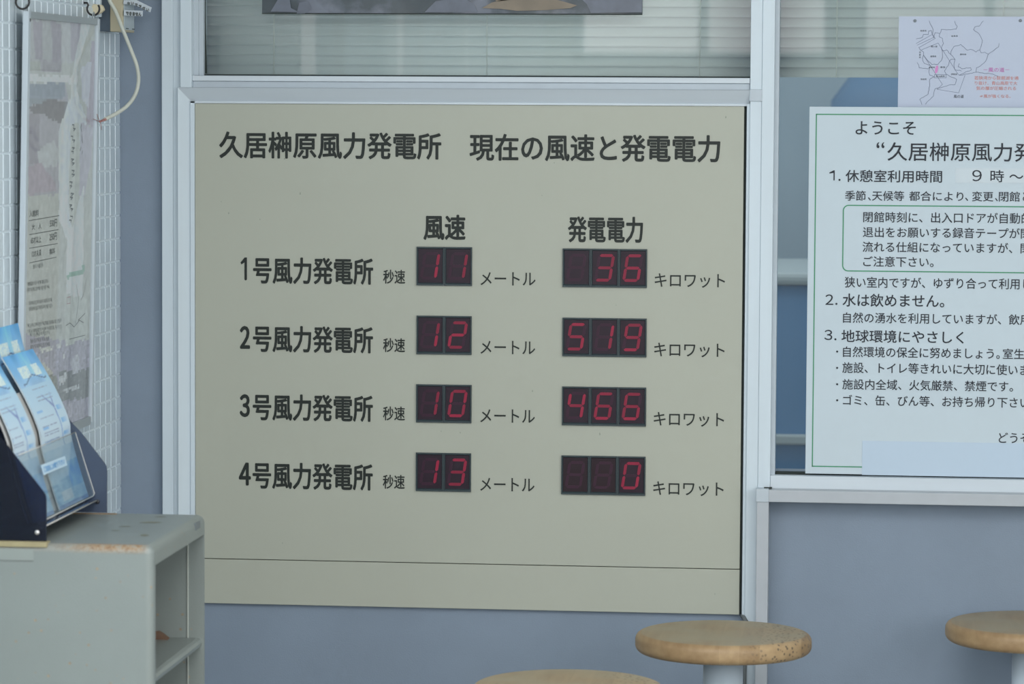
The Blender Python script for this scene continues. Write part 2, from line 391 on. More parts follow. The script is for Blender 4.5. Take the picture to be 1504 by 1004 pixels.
m.lathe([(0, c0.z+.12), (.09, c0.z+.11), (.15, c0.z+.03), (.16, c0.z-.2), (.16, 0.0), (0, 0)], (c0.x+.03, 2.6, 0), 32)
m.build('water_tank', mat('blue_tank_plastic', (72, 104, 134), .5, .3, var=.08, scale=4), label='blurred blue rounded tank outside behind the map sheet', cat='tank')

# ================================================================== DISPLAY PANEL
yp = -.012
PP = wallp(yp)
xa, xb = X(288.5, 300), X(1096.6, 150)-.0005
zpt = Z(700, 153.0)
zs = Z(700, 826.8)
dp = thing('display_panel', ((xa+xb)/2, yp, zpb), 'large beige-grey wind power display panel with black lettering and red digits', 'display panel')
m = MB(); m.box(xa, xb-.003, yp, -.001, zs+.0008, zpt-.001); m.build('upper_sheet', M['panel'], dp, bevel=.0008)
m = MB(); m.box(xa, xb-.003, yp, -.001, zpb, zs-.0005); m.build('lower_sheet', M['panel'], dp, bevel=.0008)
m = MB(); m.box(xa, xb, -.006, -.0005, zpb+.001, zpt); m.build('backing_board', M['gap'], dp)
m = MB(); m.tube([(X(a_, b_), c_, Z(a_, b_)) for a_, b_, c_ in ((1089, 902, -.008), (1093, 903, -.026), (1096.5, 908, -.029), (1095.5, 935, -.028), (1094.5, 1000, -.028), (1093, 1060, -.028))], [.003, .004, .0045, .004, .0035, .0035], 8)
m.build('signal_cable', mat('grey_cable', (92, 98, 100), .6, .3), label='grey cable emerging from the lower right corner of the beige panel', cat='cable')
K = M['ink']
text(PP, '久居榊原風力発電所', 321.8, 192.8, 648.3, 232.3, K, dp, wt=.012)
text(PP, '現在の風速と発電電力', 689.7, 196, 1058, 236, K, dp, wt=.012)
text(PP, '風速', 622, 314.7, 684, 352.3, K, dp, wt=.014)
text(PP, '発電電力', 834.2, 317.3, 944.5, 355.8, K, dp, wt=.012)
DG = [('1', 353.4, 362.8), ('2', 352.3, 367.4), ('3', 352, 367.2), ('4', 351, 368.6)]
ry = [0, 100.4, 200.6, 300.9]
for r in range(4):
    d_, a0, a1 = DG[r]; dy = ry[r]; dx = -.2*r
    text(PP, d_, a0, 377.8+dy, a1, 411.5+dy, K, dp, wt=.016)
    text(PP, '号風力発電所', 371.7+dx, 377.2+dy, 548.2+dx, 416.3+dy, K, dp, wt=.012)
    text(PP, '秒速', 563+dx, 395.7+dy, 595.2+dx, 416.3+dy, K, dp, wt=.004)
    text(PP, 'メートル', 706-.2*r, 399+dy*1.003, 786.6-.5*r, 418.4+dy*1.003, K, dp, wt=.002)
    text(PP, 'キロワット', 961.7-.7*r, 401+dy*1.0145, 1065-.7*r, 421.6+dy*1.0145, K, dp, wt=.002)
# dents / scuffs
m = MB()
for (px, py, s_) in ((418, 233, 1.2), (441, 284, 1.6), (336, 313, 1.3), (382, 322, 1), (325, 296, .8), (814, 239, 1), (1066, 172, 1.4), (648, 633, .9), (676, 635, 1), (782, 574, 1.2), (881, 637, 1.6), (905, 448, .7), (796, 287, .8), (1180, 0, 0), (415, 797, .9), (800, 829, 1), (1050, 872, 1)):
    if s_:
        a, b = PP.px(px, py); m.flat(PP, [(a+.001*s_*math.cos(q)*(.6+.5*random.random()), b+.0016*s_*math.sin(q)) for q in [k*math.pi/4 for k in range(8)]], .0005)
m.build('scuff_marks', mat('scuff_grey', (132, 138, 128), .6, .2), dp, weld=False, kind='stuff')
# ---- seven-segment digit modules
rim = mat('black_plastic_rim', (44, 56, 60), .45, .4)
def fill(n, base):
    return mat(n, base, .35, .3, k=.62, var=.08, scale=60)
face = fill('smoked_purple_window', (52, 34, 50)); face2 = fill('smoked_red_window', (50, 30, 40))
offm = mat('unlit_segment', (66, 34, 56), .4, .3, k=.72)
lit = {}
def litm(k):
    k = round(k, 1)
    if k not in lit: lit[k] = mat('lit_segment_%d' % (k*10), (96, 30, 52), .4, .3, k=.8, emit=(.12*k, .004*k, .014*k), estr=1.0)
    return lit[k]
SEG = {'0': 'abcdef', '1': 'bc', '2': 'abged', '3': 'abgcd', '4': 'fgbc', '5': 'afgcd', '6': 'afgedc', '9': 'abcdfg', ' ': ''}
BR = {'1': 1.0}
def digit(x0, x1, z0, z1, ch, label):
    dpth = .004; y0 = yp-.0005; y1 = yp-dpth
    o = MB(); rx, rzt, rzb = .0034, .0042, .0052
    xs_ = [(x0, z0), (x1, z0), (x1, z1), (x0, z1)]; xi = [(x0+rx, z0+rzb), (x1-rx, z0+rzb), (x1-rx, z1-rzt), (x0+rx, z1-rzt)]
    xm = [(x0+rx*.6, z0+rzb*.6), (x1-rx*.6, z0+rzb*.6), (x1-rx*.6, z1-rzt*.6), (x0+rx*.6, z1-rzt*.6)]
    for i in range(4):
        j = (i+1) % 4
        o.add([(xs_[i][0], y0, xs_[i][1]), (xs_[j][0], y0, xs_[j][1]), (xs_[j][0], y1, xs_[j][1]), (xs_[i][0], y1, xs_[i][1])], [(0, 1, 2, 3)])
        o.add([(xs_[i][0], y1, xs_[i][1]), (xs_[j][0], y1, xs_[j][1]), (xm[j][0], y1, xm[j][1]), (xm[i][0], y1, xm[i][1])], [(0, 1, 2, 3)])
        o.add([(xm[i][0], y1, xm[i][1]), (xm[j][0], y1, xm[j][1]), (xi[j][0], y0-.0004, xi[j][1]), (xi[i][0], y0-.0004, xi[i][1])], [(0, 1, 2, 3)])
    mod = o.build('digit_module', rim, dp)
    w_ = MB(); w_.box(x0+.002, x1-.002, y0, y0-.0008, z0+.002, z1-.002); w_.build('dark_window', face if (ch != ' ' or random.random() < .6) else face2, mod)
    cx, cz = (x0+x1)/2-.0005, (z0+z1)/2+.0005; hw, hz, tk, sl = .0127, .0222, .0026, .155
    P = Plane((0, y0-.0012, 0), (1, 0, 0), (0, 0, 1))
    def seg(kind, c, half):
        if kind == 'h': pts = [(-half, 0), (-half+tk, tk), (half-tk, tk), (half, 0), (half-tk, -tk), (-half+tk, -tk)]
        else: pts = [(0, -half), (tk, -half+tk), (tk, half-tk), (0, half), (-tk, half-tk), (-tk, -half+tk)]
        return [(cx+c[0]+p[0]+sl*(c[1]+p[1]), cz+c[1]+p[1]) for p in pts]
    g = .0006
    D = {'a': ('h', (0, hz), hw-g), 'g': ('h', (0, 0), hw-g), 'd': ('h', (0, -hz), hw-g), 'b': ('v', (hw, hz/2), hz/2-g), 'c': ('v', (hw, -hz/2), hz/2-g),
         'f': ('v', (-hw, hz/2), hz/2-g), 'e': ('v', (-hw, -hz/2), hz/2-g)}
    for k, (kd, c, hf) in D.items():
        on_ = k in SEG[ch]
        q = MB(); q.slab(P, seg(kd, c, hf), -.0002, .0003 if on_ else .0001)
        q.build('segment', litm(random.choice((.7, .8, .9, 1.0, 1.2)) if k in 'abcdefg' else 1) if on_ else offm, mod)
LB = [(612, 362, 693.6, 419.6), (612, 463, 693, 520.6), (611.4, 563.8, 692.8, 620.7), (611, 664, 692, 721.6)]
RB = [(826.5, 364.5, 950.4, 422.3), (826.2, 466, 949.7, 524), (825.7, 567, 949, 625.3), (824.6, 668.2, 948, 726.8)]
for bx, sx in zip(LB+RB, ['11', '12', '10', '13', ' 36', '519', '466', '  0']):
    a0, b1 = PP.px(bx[0], bx[1]); a1, b0 = PP.px(bx[2], bx[3]); b1 = PP.px(bx[0], bx[1])[1]
    b0 = (PP.px(bx[0], bx[3]-1.0)[1]+b0)/2
    n = len(sx); wd = (a1-a0)/n
    for i, ch in enumerate(sx): digit(a0+i*wd+.0002, a0+(i+1)*wd-.0002, b0, b1, ch, '')

# ================================================================== WELCOME SIGN
ys = -.028
SP = wallp(ys)
sx0 = (X(1188.6, 160, ys)+X(1183, 690, ys))/2; sx1 = sx0+1.05
sz1 = Z(1189, 156.5, ys); sz0 = Z(1183, 695, ys)
sg = thing('welcome_sign', ((sx0+sx1)/2, ys, sz0), 'large white notice board with green border leaning in the right window', 'sign')
m = MB(); m.box(sx0, sx1, ys, ys+.005, sz0, sz1); m.build('board', M['white'], sg, bevel=.0006)
m = MB(); gx = (SP.px(1198, 168)[0]+SP.px(1192.6, 685)[0])/2; gz1 = SP.px(1198, 167)[1]; gz0 = SP.px(1192.6, 685)[1]; lw = .0019
m.box(gx, sx1-.012, ys-.0006, ys, gz1-lw, gz1); m.box(gx, gx+lw, ys-.0006, ys, gz0, gz1); m.box(gx, sx1-.012, ys-.0006, ys, gz0, gz0+lw); m.box(sx1-.012-lw, sx1-.012, ys-.0006, ys, gz0, gz1)
m.build('green_border', M['green'], sg)
m = MB(); a0, b1 = SP.px(1238, 300.5); _, b0 = SP.px(1236.5, 398.3); a1 = sx1-.06; r_ = .0105
pts = []
for cx, cz, t0 in ((a0+r_, b1-r_, 90), (a0+r_, b0+r_, 180), (a1-r_, b0+r_, 270), (a1-r_, b1-r_, 0)):
    for k in range(7): q = math.radians(t0+k*15); pts.append((cx+r_*math.cos(q), cz+r_*math.sin(q), cx+(r_-lw)*math.cos(q), cz+(r_-lw)*math.sin(q)))
n = len(pts)
for i in range(n):
    p, q = pts[i], pts[(i+1) % n]; m.flat(SP, [(p[0], p[1]), (q[0], q[1]), (q[2], q[3]), (p[2], p[3])], .0007)
m.build('green_box_outline', M['green'], sg)
m = MB(); a0, b0, a1, b1 = rectpx(SP, 1266.6, 647, 1700, 704); b1 = SP.px(1266.6, 647)[1]; b0 = SP.px(1266.6, 697)[1]
m.box(a0, sx1-.05, ys-.0009, ys-.0001, b0, b1); m.build('cover_patch', mat('bluish_paper_patch', (166, 183, 199), .45, .4), sg)
m = MB(); a0, b1 = SP.px(1403.5, 246.5); _, b0 = SP.px(1403.5, 268.3)
m.box(a0, a0+.22, ys-.0006, ys-.0001, b0, b1); m.build('correction_tape', mat('glossy_tape', (178, 189, 196), .15, .6), sg)
K = M['ink2']
T = [('ようこそ', 1256.7, 177.9, 1345, 197.4, .0), ('“', 1287.4, 208.5, 1299, 217.5, .0), ('久居榊原風力発', 1303.5, 208.8, 1519.5, 236, .002),
     ('1', 1218, 250, 1226, 265, .002), ('休憩室利用時間', 1242, 249, 1383.7, 267.2, 0), ('9', 1428, 249.5, 1442, 266, 0), ('時', 1454.8, 249.5, 1474.7, 267.5, 0), ('〜', 1482.5, 256, 1503, 262.3, 0),
     ('季節', 1241.3, 279.7, 1271.6, 294.5, -.004), ('、', 1275, 289.5, 1279, 294.4, 0), ('天候等', 1281, 279.9, 1328, 294.6, -.004), ('都合により', 1335.3, 280.5, 1415, 294.8, -.004), ('、', 1417.5, 290, 1422, 295, 0), ('変更', 1427.8, 280.8, 1459, 295.5, -.004), ('、', 1461.5, 290.6, 1465.5, 295.6, 0), ('閉館と', 1467.2, 281, 1513, 295.8, -.004),
     ('閉館時刻に、出入口ドアが自動的', 1268, 310.6, 1514.8, 326.3, -.004), ('退出をお願いする録音テープが閉', 1267.5, 332.8, 1513.4, 348.2, -.004), ('流れる仕組になっていますが、閉', 1267, 354.4, 1513, 369.8, -.004), ('ご注意下さい。', 1268, 375.9, 1371.2, 391.2, -.004),
     ('狭い室内ですが、ゆずり合って利用し', 1240.8, 406, 1514, 422, -.004),
     ('2', 1212.4, 432, 1224, 447.4, .002), ('水は飲めません。', 1237.8, 430.6, 1387, 449.8, 0), ('自然の湧水を利用していますが、飲用', 1238.3, 458.3, 1512.5, 473.8, -.004),
     ('3', 1210.8, 484, 1222.5, 499, .002), ('地球環境にやさしく', 1236, 483.8, 1415.6, 502.3, 0),
     ('自然環境の保全に努めましょう。', 1238.3, 508.2, 1468.5, 524, -.004), ('室生', 1473, 511.5, 1504.5, 526.5, -.004), ('施設、トイレ等きれいに大切に使いま', 1237.4, 531.4, 1510, 547.3, -.004),
     ('施設内全域、火気厳禁、禁煙です。', 1237.4, 556, 1488, 571.6, -.004), ('ゴミ、缶、びん等、お持ち帰り下さい', 1238.3, 579.3, 1512, 594.8, -.004), ('どうぞ', 1467, 634.8, 1513, 650, -.004)]
for s_, a, b, c, d, wt in T: text(SP, s_, a, b, c, d, K, sg, wt=.0028 if d-b > 16.5 else .0016)
m = MB()
for px, py in ((1229.6, 516), (1229.6, 540), (1229.6, 564), (1229.6, 587.5), (1233, 264), (1228.5, 446), (1227, 498)):
    a, b = SP.px(px, py); m.flat(SP, [(a+.0019*math.cos(k*math.pi/5), b+.0019*math.sin(k*math.pi/5)) for k in range(10)], .0007)
m.build('bullet_dots', K, sg)

# ================================================================== MAP SHEET
ym = -.012
MP = wallp(ym)
mx0 = X(1319.5, 90, ym); mz1 = Z(1320, 24, ym); mz0 = Z(1318, 158, ym)-.02
ms = thing('map_sheet', (mx0+.15, ym, mz0), 'white laminated map print pinned above the welcome sign', 'map')
m = MB(); m.box(mx0, mx0+.30, ym, ym+.0012, mz0, mz1); m.build('paper', mat('lilac_white_paper', (160, 170, 188), .35, .5), ms)
gk = mat('map_line_grey', (110, 118, 138), .6, .2)
def mpx(x, y): return (1310+x/6.479, 10+y/6.479)
L_ = [[(355,135),(375,180),(392,215),(385,265),(400,295),(412,245),(455,255),(470,215),(520,220),(610,213),(622,185),(600,150),(597,137)],
      [(870,135),(830,185),(790,190),(777,218),(830,260),(862,320),(850,370),(835,410),(800,430),(750,405),(715,412),(655,358),(590,378),(560,430),(560,450)],
      [(835,410),(850,438),(885,432),(917,450),(1015,382),(1020,350)],
      [(917,450),(890,520),(855,550),(805,580),(800,620)],
      [(455,255),(450,285),(480,300),(490,350),(470,395),(480,450),(475,500),(440,545),(380,550),(330,500),(300,460),(300,430),(270,410),(255,385)],
      [(480,418),(520,410),(585,480),(600,500),(560,500),(545,520),(535,560),(500,610),(515,640),(570,670),(615,690),(600,740)],
      [(600,500),(590,560),(600,600),(660,610)],[(640,540),(630,570),(665,590),(750,580),(755,600),(700,620),(640,650)],
      [(640,650),(720,640),(800,622),(900,635),(960,640),(1010,660)],
      [(240,530),(260,580),(340,590),(360,580),(350,620),(360,650),(400,665)],[(400,665),(360,690),(360,750),(345,830),(300,860),(265,880),(285,930)],
      [(600,740),(540,745),(480,765),(410,780),(395,850),(350,890),(320,925)],[(300,460),(290,490),(310,540),(370,560)],[(232,305),(290,290),(300,262),(345,265),(350,230),(375,225),(380,255)]]
m = MB()
for l in L_:
    q = []
    for (a, b), (c, d) in zip(l, l[1:]):
        k = max(1, int(math.hypot(c-a, d-b)/18))
        for i in range(k): q.append(mpx(a+(c-a)*i/k+random.uniform(-4, 4)*(i > 0), b+(d-b)*i/k+random.uniform(-4, 4)*(i > 0)))
    q.append(mpx(*l[-1])); strokes(MP, q, .0007, m, .0006)
m.build('map_outlines', gk, ms, weld=False)
m = MB()
for l in [[(230,350),(385,262),(412,300),(262,385)],[(280,410),(440,345)],[(440,345),(625,635)],[(300,460),(480,738)],[(480,738),(430,785),(635,818),(695,650)],[(640,650),(625,635)],[(405,645),(515,645),(515,675),(405,675),(405,645)],[(240,365),(400,290)]]:
    strokes(MP, [mpx(*p) for p in l], .0006, m, .0006)
m.build('wind_corridor', gk, ms, weld=False)
m = MB(); m.flat(MP, [MP.px(*mpx(425+14*math.cos(t_)+6*math.sin(t_)*-1, 595+38*math.sin(t_))) for t_ in [k*math.pi/8 for k in range(16)]], .0009); m.build('plateau_mark', mat('magenta_print', (190, 130, 180), .6, .2), ms)
def mt(s_, a, b, c, d, mm_, wt=0):
    x0, y0 = mpx(a, b); x1, y1 = mpx(c, d); text(MP, s_, x0, y0, x1, y1, mm_, ms, wt=0, h=.0008)
for s_, a, b, c, d in (('若狭湾', 270, 220, 328, 236), ('岐阜県', 565, 270, 627, 286), ('関ヶ原', 372, 370, 432, 386), ('滋賀県', 365, 463, 422, 480), ('愛知県', 648, 445, 708, 461), ('伊賀市', 350, 568, 408, 584), ('津市', 458, 565, 508, 584), ('伊勢湾', 562, 633, 620, 650), ('奈良県', 272, 680, 330, 697), ('青山高原', 418, 652, 503, 668), ('風の道', 588, 836, 683, 868)):
    mt(s_, a, b, c, d, M['ink2'], .004)
for i, ch in enumerate('京都府'): mt(ch, 258, 424+24*i, 275, 441+24*i, M['ink2'])
mt('－風の道－', 872, 577, 1117, 620, mat('magenta_text', (176, 96, 160), .6, .2), .015)
og = mat('orange_text', (186, 122, 112), .6, .2)
for i, (s_, a, c) in enumerate((('若狭湾から琵琶湖を通', 785, 1205), ('り抜け、青山高原で大', 790, 1193), ('気の層が圧縮される', 803, 1180))): mt(s_, a, 658+49*i, c, 694+49*i, og, .006)
mt('⇒風が強くなる。', 837, 832, 1130, 866, og, .004)
for (a, b) in ((219, 133), (1222, 131)):
    q = on(*mpx(a, b), 1, ym); m = MB(); m.lathe([(0, -.004), (.0022, -.0035), (.0028, 0)], (q.x, q.y, q.z), 12, axis=1)
    m.build('push_pin', mat('dull_pin', (120, 128, 134), .4, .5), label='small grey pin at the top %s of the map sheet' % ('left' if a < 500 else 'right'), cat='pin', group='pins holding the map sheet')

# ================================================================== PHOTO IN THE UPPER WINDOW
yf = .012
FP = wallp(yf)
fx0, fx1 = X(385, 18, yf), X(943.5, 18, yf); fz0 = Z(660, 20.5, yf)
ph = thing('landscape_photograph', ((fx0+fx1)/2, yf, fz0), 'dark glossy landscape photograph print hung in the window above the display panel', 'picture')
def pmat():
    m = bpy.data.materials.new('dark_landscape_print'); m.use_nodes = True; nt = m.node_tree; b = nt.nodes['Principled BSDF']; b.inputs['Roughness'].default_value = .22
    g = nt.nodes.new('ShaderNodeNewGeometry'); n = nt.nodes.new('ShaderNodeTexNoise'); n.inputs['Scale'].default_value = 9; n.inputs['Detail'].default_value = 6; nt.links.new(g.outputs['Position'], n.inputs['Vector'])
    r = nt.nodes.new('ShaderNodeValToRGB'); el = r.color_ramp.elements; el[0].position = .42; el[0].color = col(48, 58, 64); el[1].position = .62; el[1].color = col(98, 104, 116)
    e = el.new(.52); e.color = col(62, 70, 76); nt.links.new(n.outputs['Fac'], r.inputs[0]); nt.links.new(r.outputs[0], b.inputs['Base Color']); return m
m = MB(); nseg = 60; vs = []
for k in range(nseg+1):
    x = fx0+(fx1-fx0)*k/nseg; wv = .0012*math.sin(k*.55)+.0008*math.sin(k*.23)
    vs += [(x, yf+wv, fz0), (x, yf+wv*.3, fz0+.02), (x, yf, fz0+.38)]
m.add(vs, [(3*k+j, 3*k+3+j, 3*k+4+j, 3*k+1+j) for k in range(nseg) for j in (0, 1)], True); m.build('print_sheet', pmat(), ph)
tan = mat('tan_rock_print', (114, 104, 90), .3, .4, var=.12, scale=30); pale = mat('grey_rock_print', (92, 98, 110), .3, .4, var=.12, scale=40)
m = MB()
for pts in ([(708, 12), (722, 4), (750, -4), (800, -5), (830, 3), (848, 8), (838, 12), (800, 15), (760, 16), (735, 13)], [(712, -10), (760, -12), (770, -2), (730, 2)]):
    m.flat(FP, [FP.px(*p) for p in pts], .0032)
m.build('tan_rocks', tan, ph)
m = MB()
for pts in ([(398, 17), (410, -3), (425, -6), (428, 12), (440, 18)], [(436, 20), (440, 4), (452, 2), (458, 12), (448, 20)], [(624, 18), (640, 2), (680, -4), (696, 6), (702, 18)], [(868, 19), (862, 6), (850, -5), (943, -8), (943, 18)]):
    m.flat(FP, [FP.px(*p) for p in pts], .0032)
m.build('grey_rocks', pale, ph, kind='stuff')
m = MB(); a, b = FP.px(385, 21); m.box(fx0, fx1, yf-.0022, yf-.0016, fz0-.0009, fz0+.0009); m.build('bottom_edge', M['gap'], ph)

# ================================================================== HANGING POSTER ON THE TILED WALL
al = math.atan2(.0145, .70)
ztp = on(143, 31, 0, XL+.025).z
PL = Plane((XL+.025, 0, ztp), (0, 1, 0), (math.sin(al), 0, math.cos(al)))
pu1 = PL.px(143.5, 31)[0]; pu0 = PL.px(38, 20)[0]; pv1 = .004; pv0 = PL.px(134.5, 622)[1]
po = thing('framed_poster', PL.at((pu0+pu1)/2, pv0), 'faded tall poster in a thin aluminium frame hanging on the white tiled wall', 'poster')
FW = .0095
fa = mat('poster_frame_aluminium', (170, 181, 189), .3, .6)
fg = mat('poster_frame_grey', (138, 147, 151), .3, .6)  # darker copy for the bars; the top bar's underside shadow is painted in
def pb(a0, a1, b0, b1, h0, h1, nm, mm_, bev=.0006):
    m = MB(); m.slab(PL, [(a0, b0), (a1, b0), (a1, b1), (a0, b1)], h0, h1); return m.build(nm, mm_, po, bevel=bev)
pb(pu0, pu0+.014, pv0+.005, pv1, -.005, .0045, 'frame_side', fa)
pb(pu1-.012, pu1, pv0+.005, pv1, -.005, .0045, 'frame_side', fa)
pb(pu0+.014, pu1-.012, pv1-.011, pv1, -.005, .003, 'frame_top', fg)
pb(pu0+.014, pu1-.012, pv0, pv0+.015, -.005, .003, 'frame_bottom', fg)
m = MB(); q = PL.at(pu0+.011, pv1-.014, .004); m.lathe([(0, .0012), (.0028, .0008), (.0032, 0)], tuple(q), 12, axis=0); m.build('screw', M['black'], po)
# print: colour laid out in the poster's own plane
PA = [([(30,10),(150,10),(150,640),(30,640)], (160,166,160)),
 ([(38,28),(122,30),(118,92),(38,90)], (160,164,166)),
 ([(50,30),(64,31),(64,88),(53,87)], (148,143,156)), ([(77,32),(91,33),(92,92),(79,90)], (148,143,156)), ([(105,34),(121,36),(116,88),(106,90)], (150,145,158)),
 ([(60,88),(92,92),(92,106),(62,106)], (152,150,158)),
 ([(122,34),(134,36),(124,70),(116,96),(114,130),(120,150),(106,150),(106,120)], (176,186,188)),  # white drape, with part of the cable's reflection painted into the print
 ([(39,105),(60,111),(116,111),(116,122),(60,121),(39,118)], (182,190,188)),
 ([(136,60),(141,60),(141,190),(128,180),(132,120)], (150,142,158)),
 ([(120,100),(136,90),(132,160),(122,145)], (168,172,186)),
 ([(43,123),(97,122),(103,148),(100,285),(43,288)], (146,146,158)),
 ([(43,123),(97,122),(98,142),(70,150),(43,156)], (124,136,150)),
 ([(45,158),(75,146),(104,150),(98,184),(60,166),(47,166)], (112,110,118)),
 ([(45,170),(60,166),(60,240),(45,240)], (136,132,146)),
 ([(56,222),(80,205),(92,225),(84,245),(60,246)], (160,166,170)), ([(43,246),(60,238),(84,270),(84,280),(43,288)], (150,136,152)),
 ([(88,190),(104,145),(116,142),(128,170),(128,235),(122,285),(108,340),(100,345),(88,320)], (172,182,194)),
 ([(106,182),(118,182),(119,290),(107,340),(102,300)], (168,174,166)),
 ([(120,180),(138,188),(136,235),(125,290),(118,286)], (160,158,172)),
 ([(89,280),(101,270),(101,325),(108,335),(125,270),(124,400),(121,470),(118,520),(98,520),(100,352),(90,325)], (178,188,190)),
 ([(100,403),(112,399),(122,396),(122,388),(126,388),(126,401),(101,409)], (118,164,144)),
 ([(30,490),(95,500),(140,498),(140,640),(30,640)], (142,141,160)),
 ([(96,430),(130,440),(131,494),(98,508)], (166,174,168)),
 ([(60,512),(80,508),(78,514),(62,517)], (168,174,166)), ([(84,505),(92,500),(92,510),(86,512)], (166,170,170)),
 ([(60,530),(66,532),(80,548),(76,552),(72,556)], (166,168,156)), ([(72,552),(84,550),(88,575),(80,580)], (118,122,114)),
 ([(88,546),(134,540),(134,582),(88,590)], (110,116,120)), ([(88,552),(100,548),(100,558),(89,566)], (165,172,176)), ([(104,530),(116,520),(120,545),(108,550)], (160,164,176)), ([(94,570),(118,566),(118,572),(94,577)], (160,168,172)), ([(94,518),(98,516),(97,526),(94,526)], (166,170,172)),
 ([(100,595),(108,590),(108,612),(102,614)], (160,158,174)), ([(36,560),(86,590),(95,640),(30,640)], (130,128,146))]
PAc = [([PL.px(*p) for p in poly], c) for poly, c in PA]
def inside(x, y, P):
    r = False; j = len(P)-1
    for i in range(len(P)):
        if (P[i][1] > y) != (P[j][1] > y) and x < (P[j][0]-P[i][0])*(y-P[i][1])/(P[j][1]-P[i][1])+P[i][0]: r = not r
        j = i
    return r
from mathutils import noise as NZ
def inkmesh(name, pos, nu, nv, cf, mm_, parent, smooth=True, kk=KA, **kw):
    org = ORG[parent.name]; me = bpy.data.meshes.new(name)
    vs = [pos(i/nu, j/nv)-org for j in range(nv+1) for i in range(nu+1)]
    fs = [(j*(nu+1)+i, j*(nu+1)+i+1, (j+1)*(nu+1)+i+1, (j+1)*(nu+1)+i) for j in range(nv) for i in range(nu)]
    me.from_pydata(vs, [], fs); me.polygons.foreach_set('use_smooth', [smooth]*len(fs))
    at_ = me.color_attributes.new('ink', 'FLOAT_COLOR', 'CORNER'); dat = []
    for j in range(nv):
        for i in range(nu):
            c = col(*cf((i+.5)/nu, (j+.5)/nv), k=kk); dat += list(c)*4
    at_.data.foreach_set('color', dat); me.materials.append(mm_)
    o = bpy.data.objects.new(name, me); C.objects.link(o); o.parent = parent; ORG[o.name] = org; return setp(o, **kw)
a0, a1, b0, b1 = pu0+.012, pu1-.010, pv0+.013, pv1-.011
def pc(u, v):
    a = a0+(a1-a0)*u; b = b0+(b1-b0)*v; j = .006
    aa = a+NZ.noise(Vector((a*40, b*40, 0)))*j; bb = b+NZ.noise(Vector((a*40, b*40, 9)))*j*.7
    c = (160, 166, 160)
    for P, cc in PAc:
        if inside(aa, bb, P): c = cc
    s = 1+.07*NZ.noise(Vector((a*60, b*90, 3)))+.03*NZ.noise(Vector((a*15, b*15, 5)))
    if b < PL.px(100, 505)[1]: s += .16*NZ.noise(Vector((a*90, b*160, 7)))
    g = sum(c)/3
    return tuple((x*.62+g*.38)*s for x in c)
PM = printmat('poster_ink', .5)
inkmesh('poster_print', lambda u, v: PL.at(a0+(a1-a0)*u, b0+(b1-b0)*v, -.002), 110, 170, pc, PM, po, smooth=False, kk=KA*1.55)
cover = clear('poster_cover_sheet', (.97, .975, .98), 1.2, .035, .06, (186, 194, 198))
m = MB(); m.slab(PL, [(a0, b0), (a1, b0), (a1, b1), (a0, b1)], -.0005, .0003); m.build('clear_cover', cover, po)
KP = mat('faded_black_print', (92, 98, 98), .6, .2)
def pt(s_, x0, y0, x1, y1, mm_=KP, wt=0):
    text(PL, s_, x0, y0, x1, y1, mm_, po, h=-.0014, wt=wt*.2)
pt('入館料', 44.5, 309, 58, 319, wt=.01)
pt('大　人', 48, 329, 62, 338, wt=.01); pt('550円', 74.5, 322.5, 85, 334, wt=.01)
pt('65才以上', 46.5, 348, 61.5, 358.5, wt=.01); pt('250円', 74, 342.5, 84.5, 354, wt=.01)
pt('12才未満', 48, 368, 61.5, 378, wt=.01); pt('無料', 74, 365, 82, 374, wt=.01)
m = MB()
for q in (((43.5, 324), (88, 316.5)), ((44, 344.5), (87, 337)), ((44.5, 364.5), (86, 357.5)), ((44.5, 386), (84, 377.5))): 
    strokes(PL, [q[0], (q[1][0], PL and q[1][1])], .0012, m, -.0013)
m.build('table_rules', KP, po, weld=False)
m = MB()
for (x0, y0, x1, n) in ((50, 389, 64, 1), (42, 415, 73, 2), (44, 443, 78, 2), (42, 476, 92, 2), (46, 490, 74, 3)):
    for r in range(n):
        x = x0
        while x < x1:
            yy = y0+r*8.5-(x-x0)*.16; hgt = random.uniform(3, 5.5)
            strokes(PL, [(x, yy), (x+random.uniform(.2, .9), yy+hgt)], .0016, m, -.0013); x += random.uniform(1.0, 2.0)
for k in range(26):     # brush-written column
    if k % 3 == 2: continue
    y = 183+k*5.6; x = 109.5-(k*.15)+random.uniform(-1.6, 1.6)
    strokes(PL, [(x-2, y), (x+random.uniform(.5, 2), y+.4), (x+random.uniform(-1.5, .5), y+3.4)], .0022, m, -.0013)
    if k < 9: x = 121+random.uniform(-1.5, 1.5); strokes(PL, [(x, y), (x+random.uniform(-1.5, 1.5), y+4)], .0025, m, -.0013)
for l in ([(113, 418), (117, 440), (112, 475)], [(128, 410), (124, 432), (120, 440)], [(98, 478), (104, 474), (110, 480), (118, 470), (124, 474)], [(103, 498), (126, 492)], [(116, 470), (126, 460)]):
    strokes(PL, l, .0011, m, -.0013)
m.build('fine_print', KP, po, weld=False)
m = MB(); strokes(PL, [(99.5, 437), (104.5, 435.5), (104.5, 445), (99.5, 446)], .001, m, -.0013, True); m.build('red_seal', mat('faded_red', (178, 130, 136), .6, .2), po)
